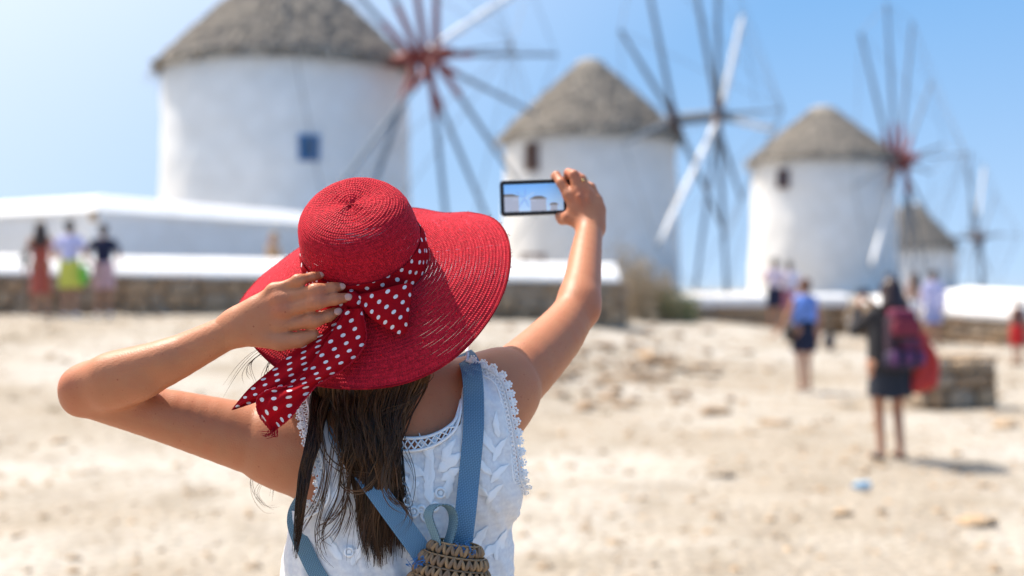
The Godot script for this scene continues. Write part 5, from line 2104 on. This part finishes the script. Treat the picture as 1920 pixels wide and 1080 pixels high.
	# blue thread that ties the straps to the bag
	s = Shape.new()
	for i in 40:
		var q := at(rng.randf_range(852, 886) if i % 2 else rng.randf_range(768, 800), rng.randf_range(1022, 1040) if i % 2 else rng.randf_range(1046, 1064), 2.062)
		strand(s, [q, q + Vector3(rng.randf_range(-1, 1), rng.randf_range(-1, 1), 0.4) * 0.006, q + Vector3(rng.randf_range(-1, 1), rng.randf_range(-1, 1), 0) * 0.011], 0.0008, Color.WHITE, 3)
	s.c.clear()
	part("stitching", s, paint(0.03, 0.14, 0.36, 0.8), o)


func phone() -> void:
	var mid := at(1006, 370, 2.692)
	var o := thing("smartphone", "black smartphone held up sideways in the woman's raised hand, its screen showing the windmills", "phone", mid)
	var turn := Basis(Vector3(0, 0, 1), 0.035) * Basis(Vector3.RIGHT, 0.10) * Basis(Vector3.UP, 0.05)
	o.basis = turn
	var w := 0.139
	var h := 0.069
	# rounded slab: outline pushed through its thickness
	var outline := func(w2: float, h2: float, r: float) -> PackedVector2Array:
		var q := PackedVector2Array()
		for c in 4:
			var m := Vector2((w2 - r) * (1 if c in [0, 3] else -1), (h2 - r) * (1 if c in [0, 1] else -1))
			for k in 7:
				q.append(m + Vector2.from_angle(PI * 0.5 * c + PI * 0.5 * k / 6.0) * r)
		return q
	var slab := func(w2: float, h2: float, r: float, z0: float, z1: float, bev: float) -> Shape:
		var s := Shape.new()
		var rings := []
		for e in [[z0, bev], [z0 + bev, 0.0], [z1 - bev, 0.0], [z1, bev]]:
			var q: PackedVector2Array = outline.call(w2 - e[1], h2 - e[1], r)
			var line3 := []
			for p in q:
				line3.append(Vector3(p.x, p.y, e[0]))
			rings.append(line3)
		for i in 3:
			for k in 28:
				s.face([rings[i][k], rings[i][(k + 1) % 28], rings[i + 1][(k + 1) % 28], rings[i + 1][k]], Vector3(0, 0, (z0 + z1) * 0.5))
		s.face(rings[0], Vector3(0, 0, 1))
		s.face(rings[3], Vector3(0, 0, -1))
		return s
	part("phone_frame", slab.call(w * 0.5, h * 0.5, 0.008, -0.0040, 0.0030, 0.0012), M.phone_edge, o, true)
	part("glass_front", slab.call(w * 0.5 - 0.0012, h * 0.5 - 0.0012, 0.007, 0.0029, 0.0042, 0.0004), M.phone, o, true)
	var s := Shape.new()
	var x0 := -w * 0.5 + 0.008
	var x1 := w * 0.5 - 0.019
	for q in [[x0, 1, 0, 0], [x1, 1, 1, 0], [x0, -1, 0, 1], [x1, -1, 1, 1]]:
		s.add(Vector3(q[0], q[1] * (h * 0.5 - 0.0088), 0.0045), Vector2(q[2], q[3]))
	s.sheet(0, 2, 2)
	part("screen", s, M.screen, o, true)
	s = Shape.new()
	s.box(Vector3(w * 0.5 - 0.0105, 0, 0.0043), Vector3(0.003, 0.016, 0.0006), 0.0002)
	part("home_button", s, M.phone_edge, o, true)
	# ring on her finger
	var r := thing("finger_ring", "thin gold ring on a finger of the raised hand", "ring", at(1091.5, 340, 2.656))
	s = Shape.new()
	var c := PackedVector3Array()
	var rad := PackedFloat32Array()
	for k in 25:
		var a := TAU * k / 24.0
		c.append(Basis(Vector3(0, 0, 1), 0.33) * Basis(Vector3.RIGHT, 0.25) * Vector3(cos(a) * 0.0104, 0, sin(a) * 0.0104))
		rad.append(0.0014)
	s.tube(c, rad, 8)
	part("ring_band", s, M.gold, r, true)
	s = Shape.new()
	s.ball(Vector3(0.001, 0.0015, 0.0112), Vector3(0.0028, 0.0028, 0.0018))
	part("ring_stone", s, M.gold, r, true)


func _ready() -> void:
	# camera: a fast portrait lens at eye height, level
	var cam := Camera3D.new()
	cam.name = "camera"
	cam.position = Vector3(0, EYE, 0)
	cam.near = 0.05
	cam.far = 9000.0
	cam.fov = rad_to_deg(2.0 * atan(540.0 / LENS))
	var lens := CameraAttributesPhysical.new()
	lens.frustum_focal_length = 12.0 / (540.0 / LENS)
	lens.frustum_focus_distance = 2.11
	lens.frustum_near = 0.05
	lens.frustum_far = 9000.0
	lens.exposure_aperture = 2.9
	cam.attributes = lens
	add_child(cam)
	cam.current = true
	# sky, sun and exposure
	var sun := DirectionalLight3D.new()
	sun.name = "sun"
	sun.light_energy = 1.15
	sun.light_color = Color(1.0, 0.96, 0.91)
	sun.light_angular_distance = 0.5
	sun.shadow_enabled = true
	sun.look_at_from_position(Vector3.ZERO, -Vector3(-0.42, 0.85, -0.31))
	add_child(sun)
	var sky := ProceduralSkyMaterial.new()
	sky.sky_top_color = Color(0.004, 0.160, 0.42).linear_to_srgb()
	sky.sky_horizon_color = Color(0.285, 0.395, 0.535).linear_to_srgb()
	sky.sky_curve = 0.16
	sky.ground_bottom_color = Color(0.25, 0.22, 0.18).linear_to_srgb()
	sky.ground_horizon_color = Color(0.35, 0.42, 0.48).linear_to_srgb()
	sky.sun_angle_max = 67.0
	sky.sun_curve = 1.28
	var e := Environment.new()
	e.background_mode = Environment.BG_SKY
	e.sky = Sky.new()
	e.sky.sky_material = sky
	e.tonemap_mode = Environment.TONE_MAPPER_LINEAR
	e.tonemap_exposure = 1.95
	e.sdfgi_enabled = true
	e.ssao_enabled = true
	e.ssil_enabled = true
	var w := WorldEnvironment.new()
	w.name = "world"
	w.environment = e
	add_child(w)

	materials()
	ground()
	walls()
	mills()
	bush()
	rubble()
	woman()
	sun_hat()
	backpack()
	phone()
	visitors()
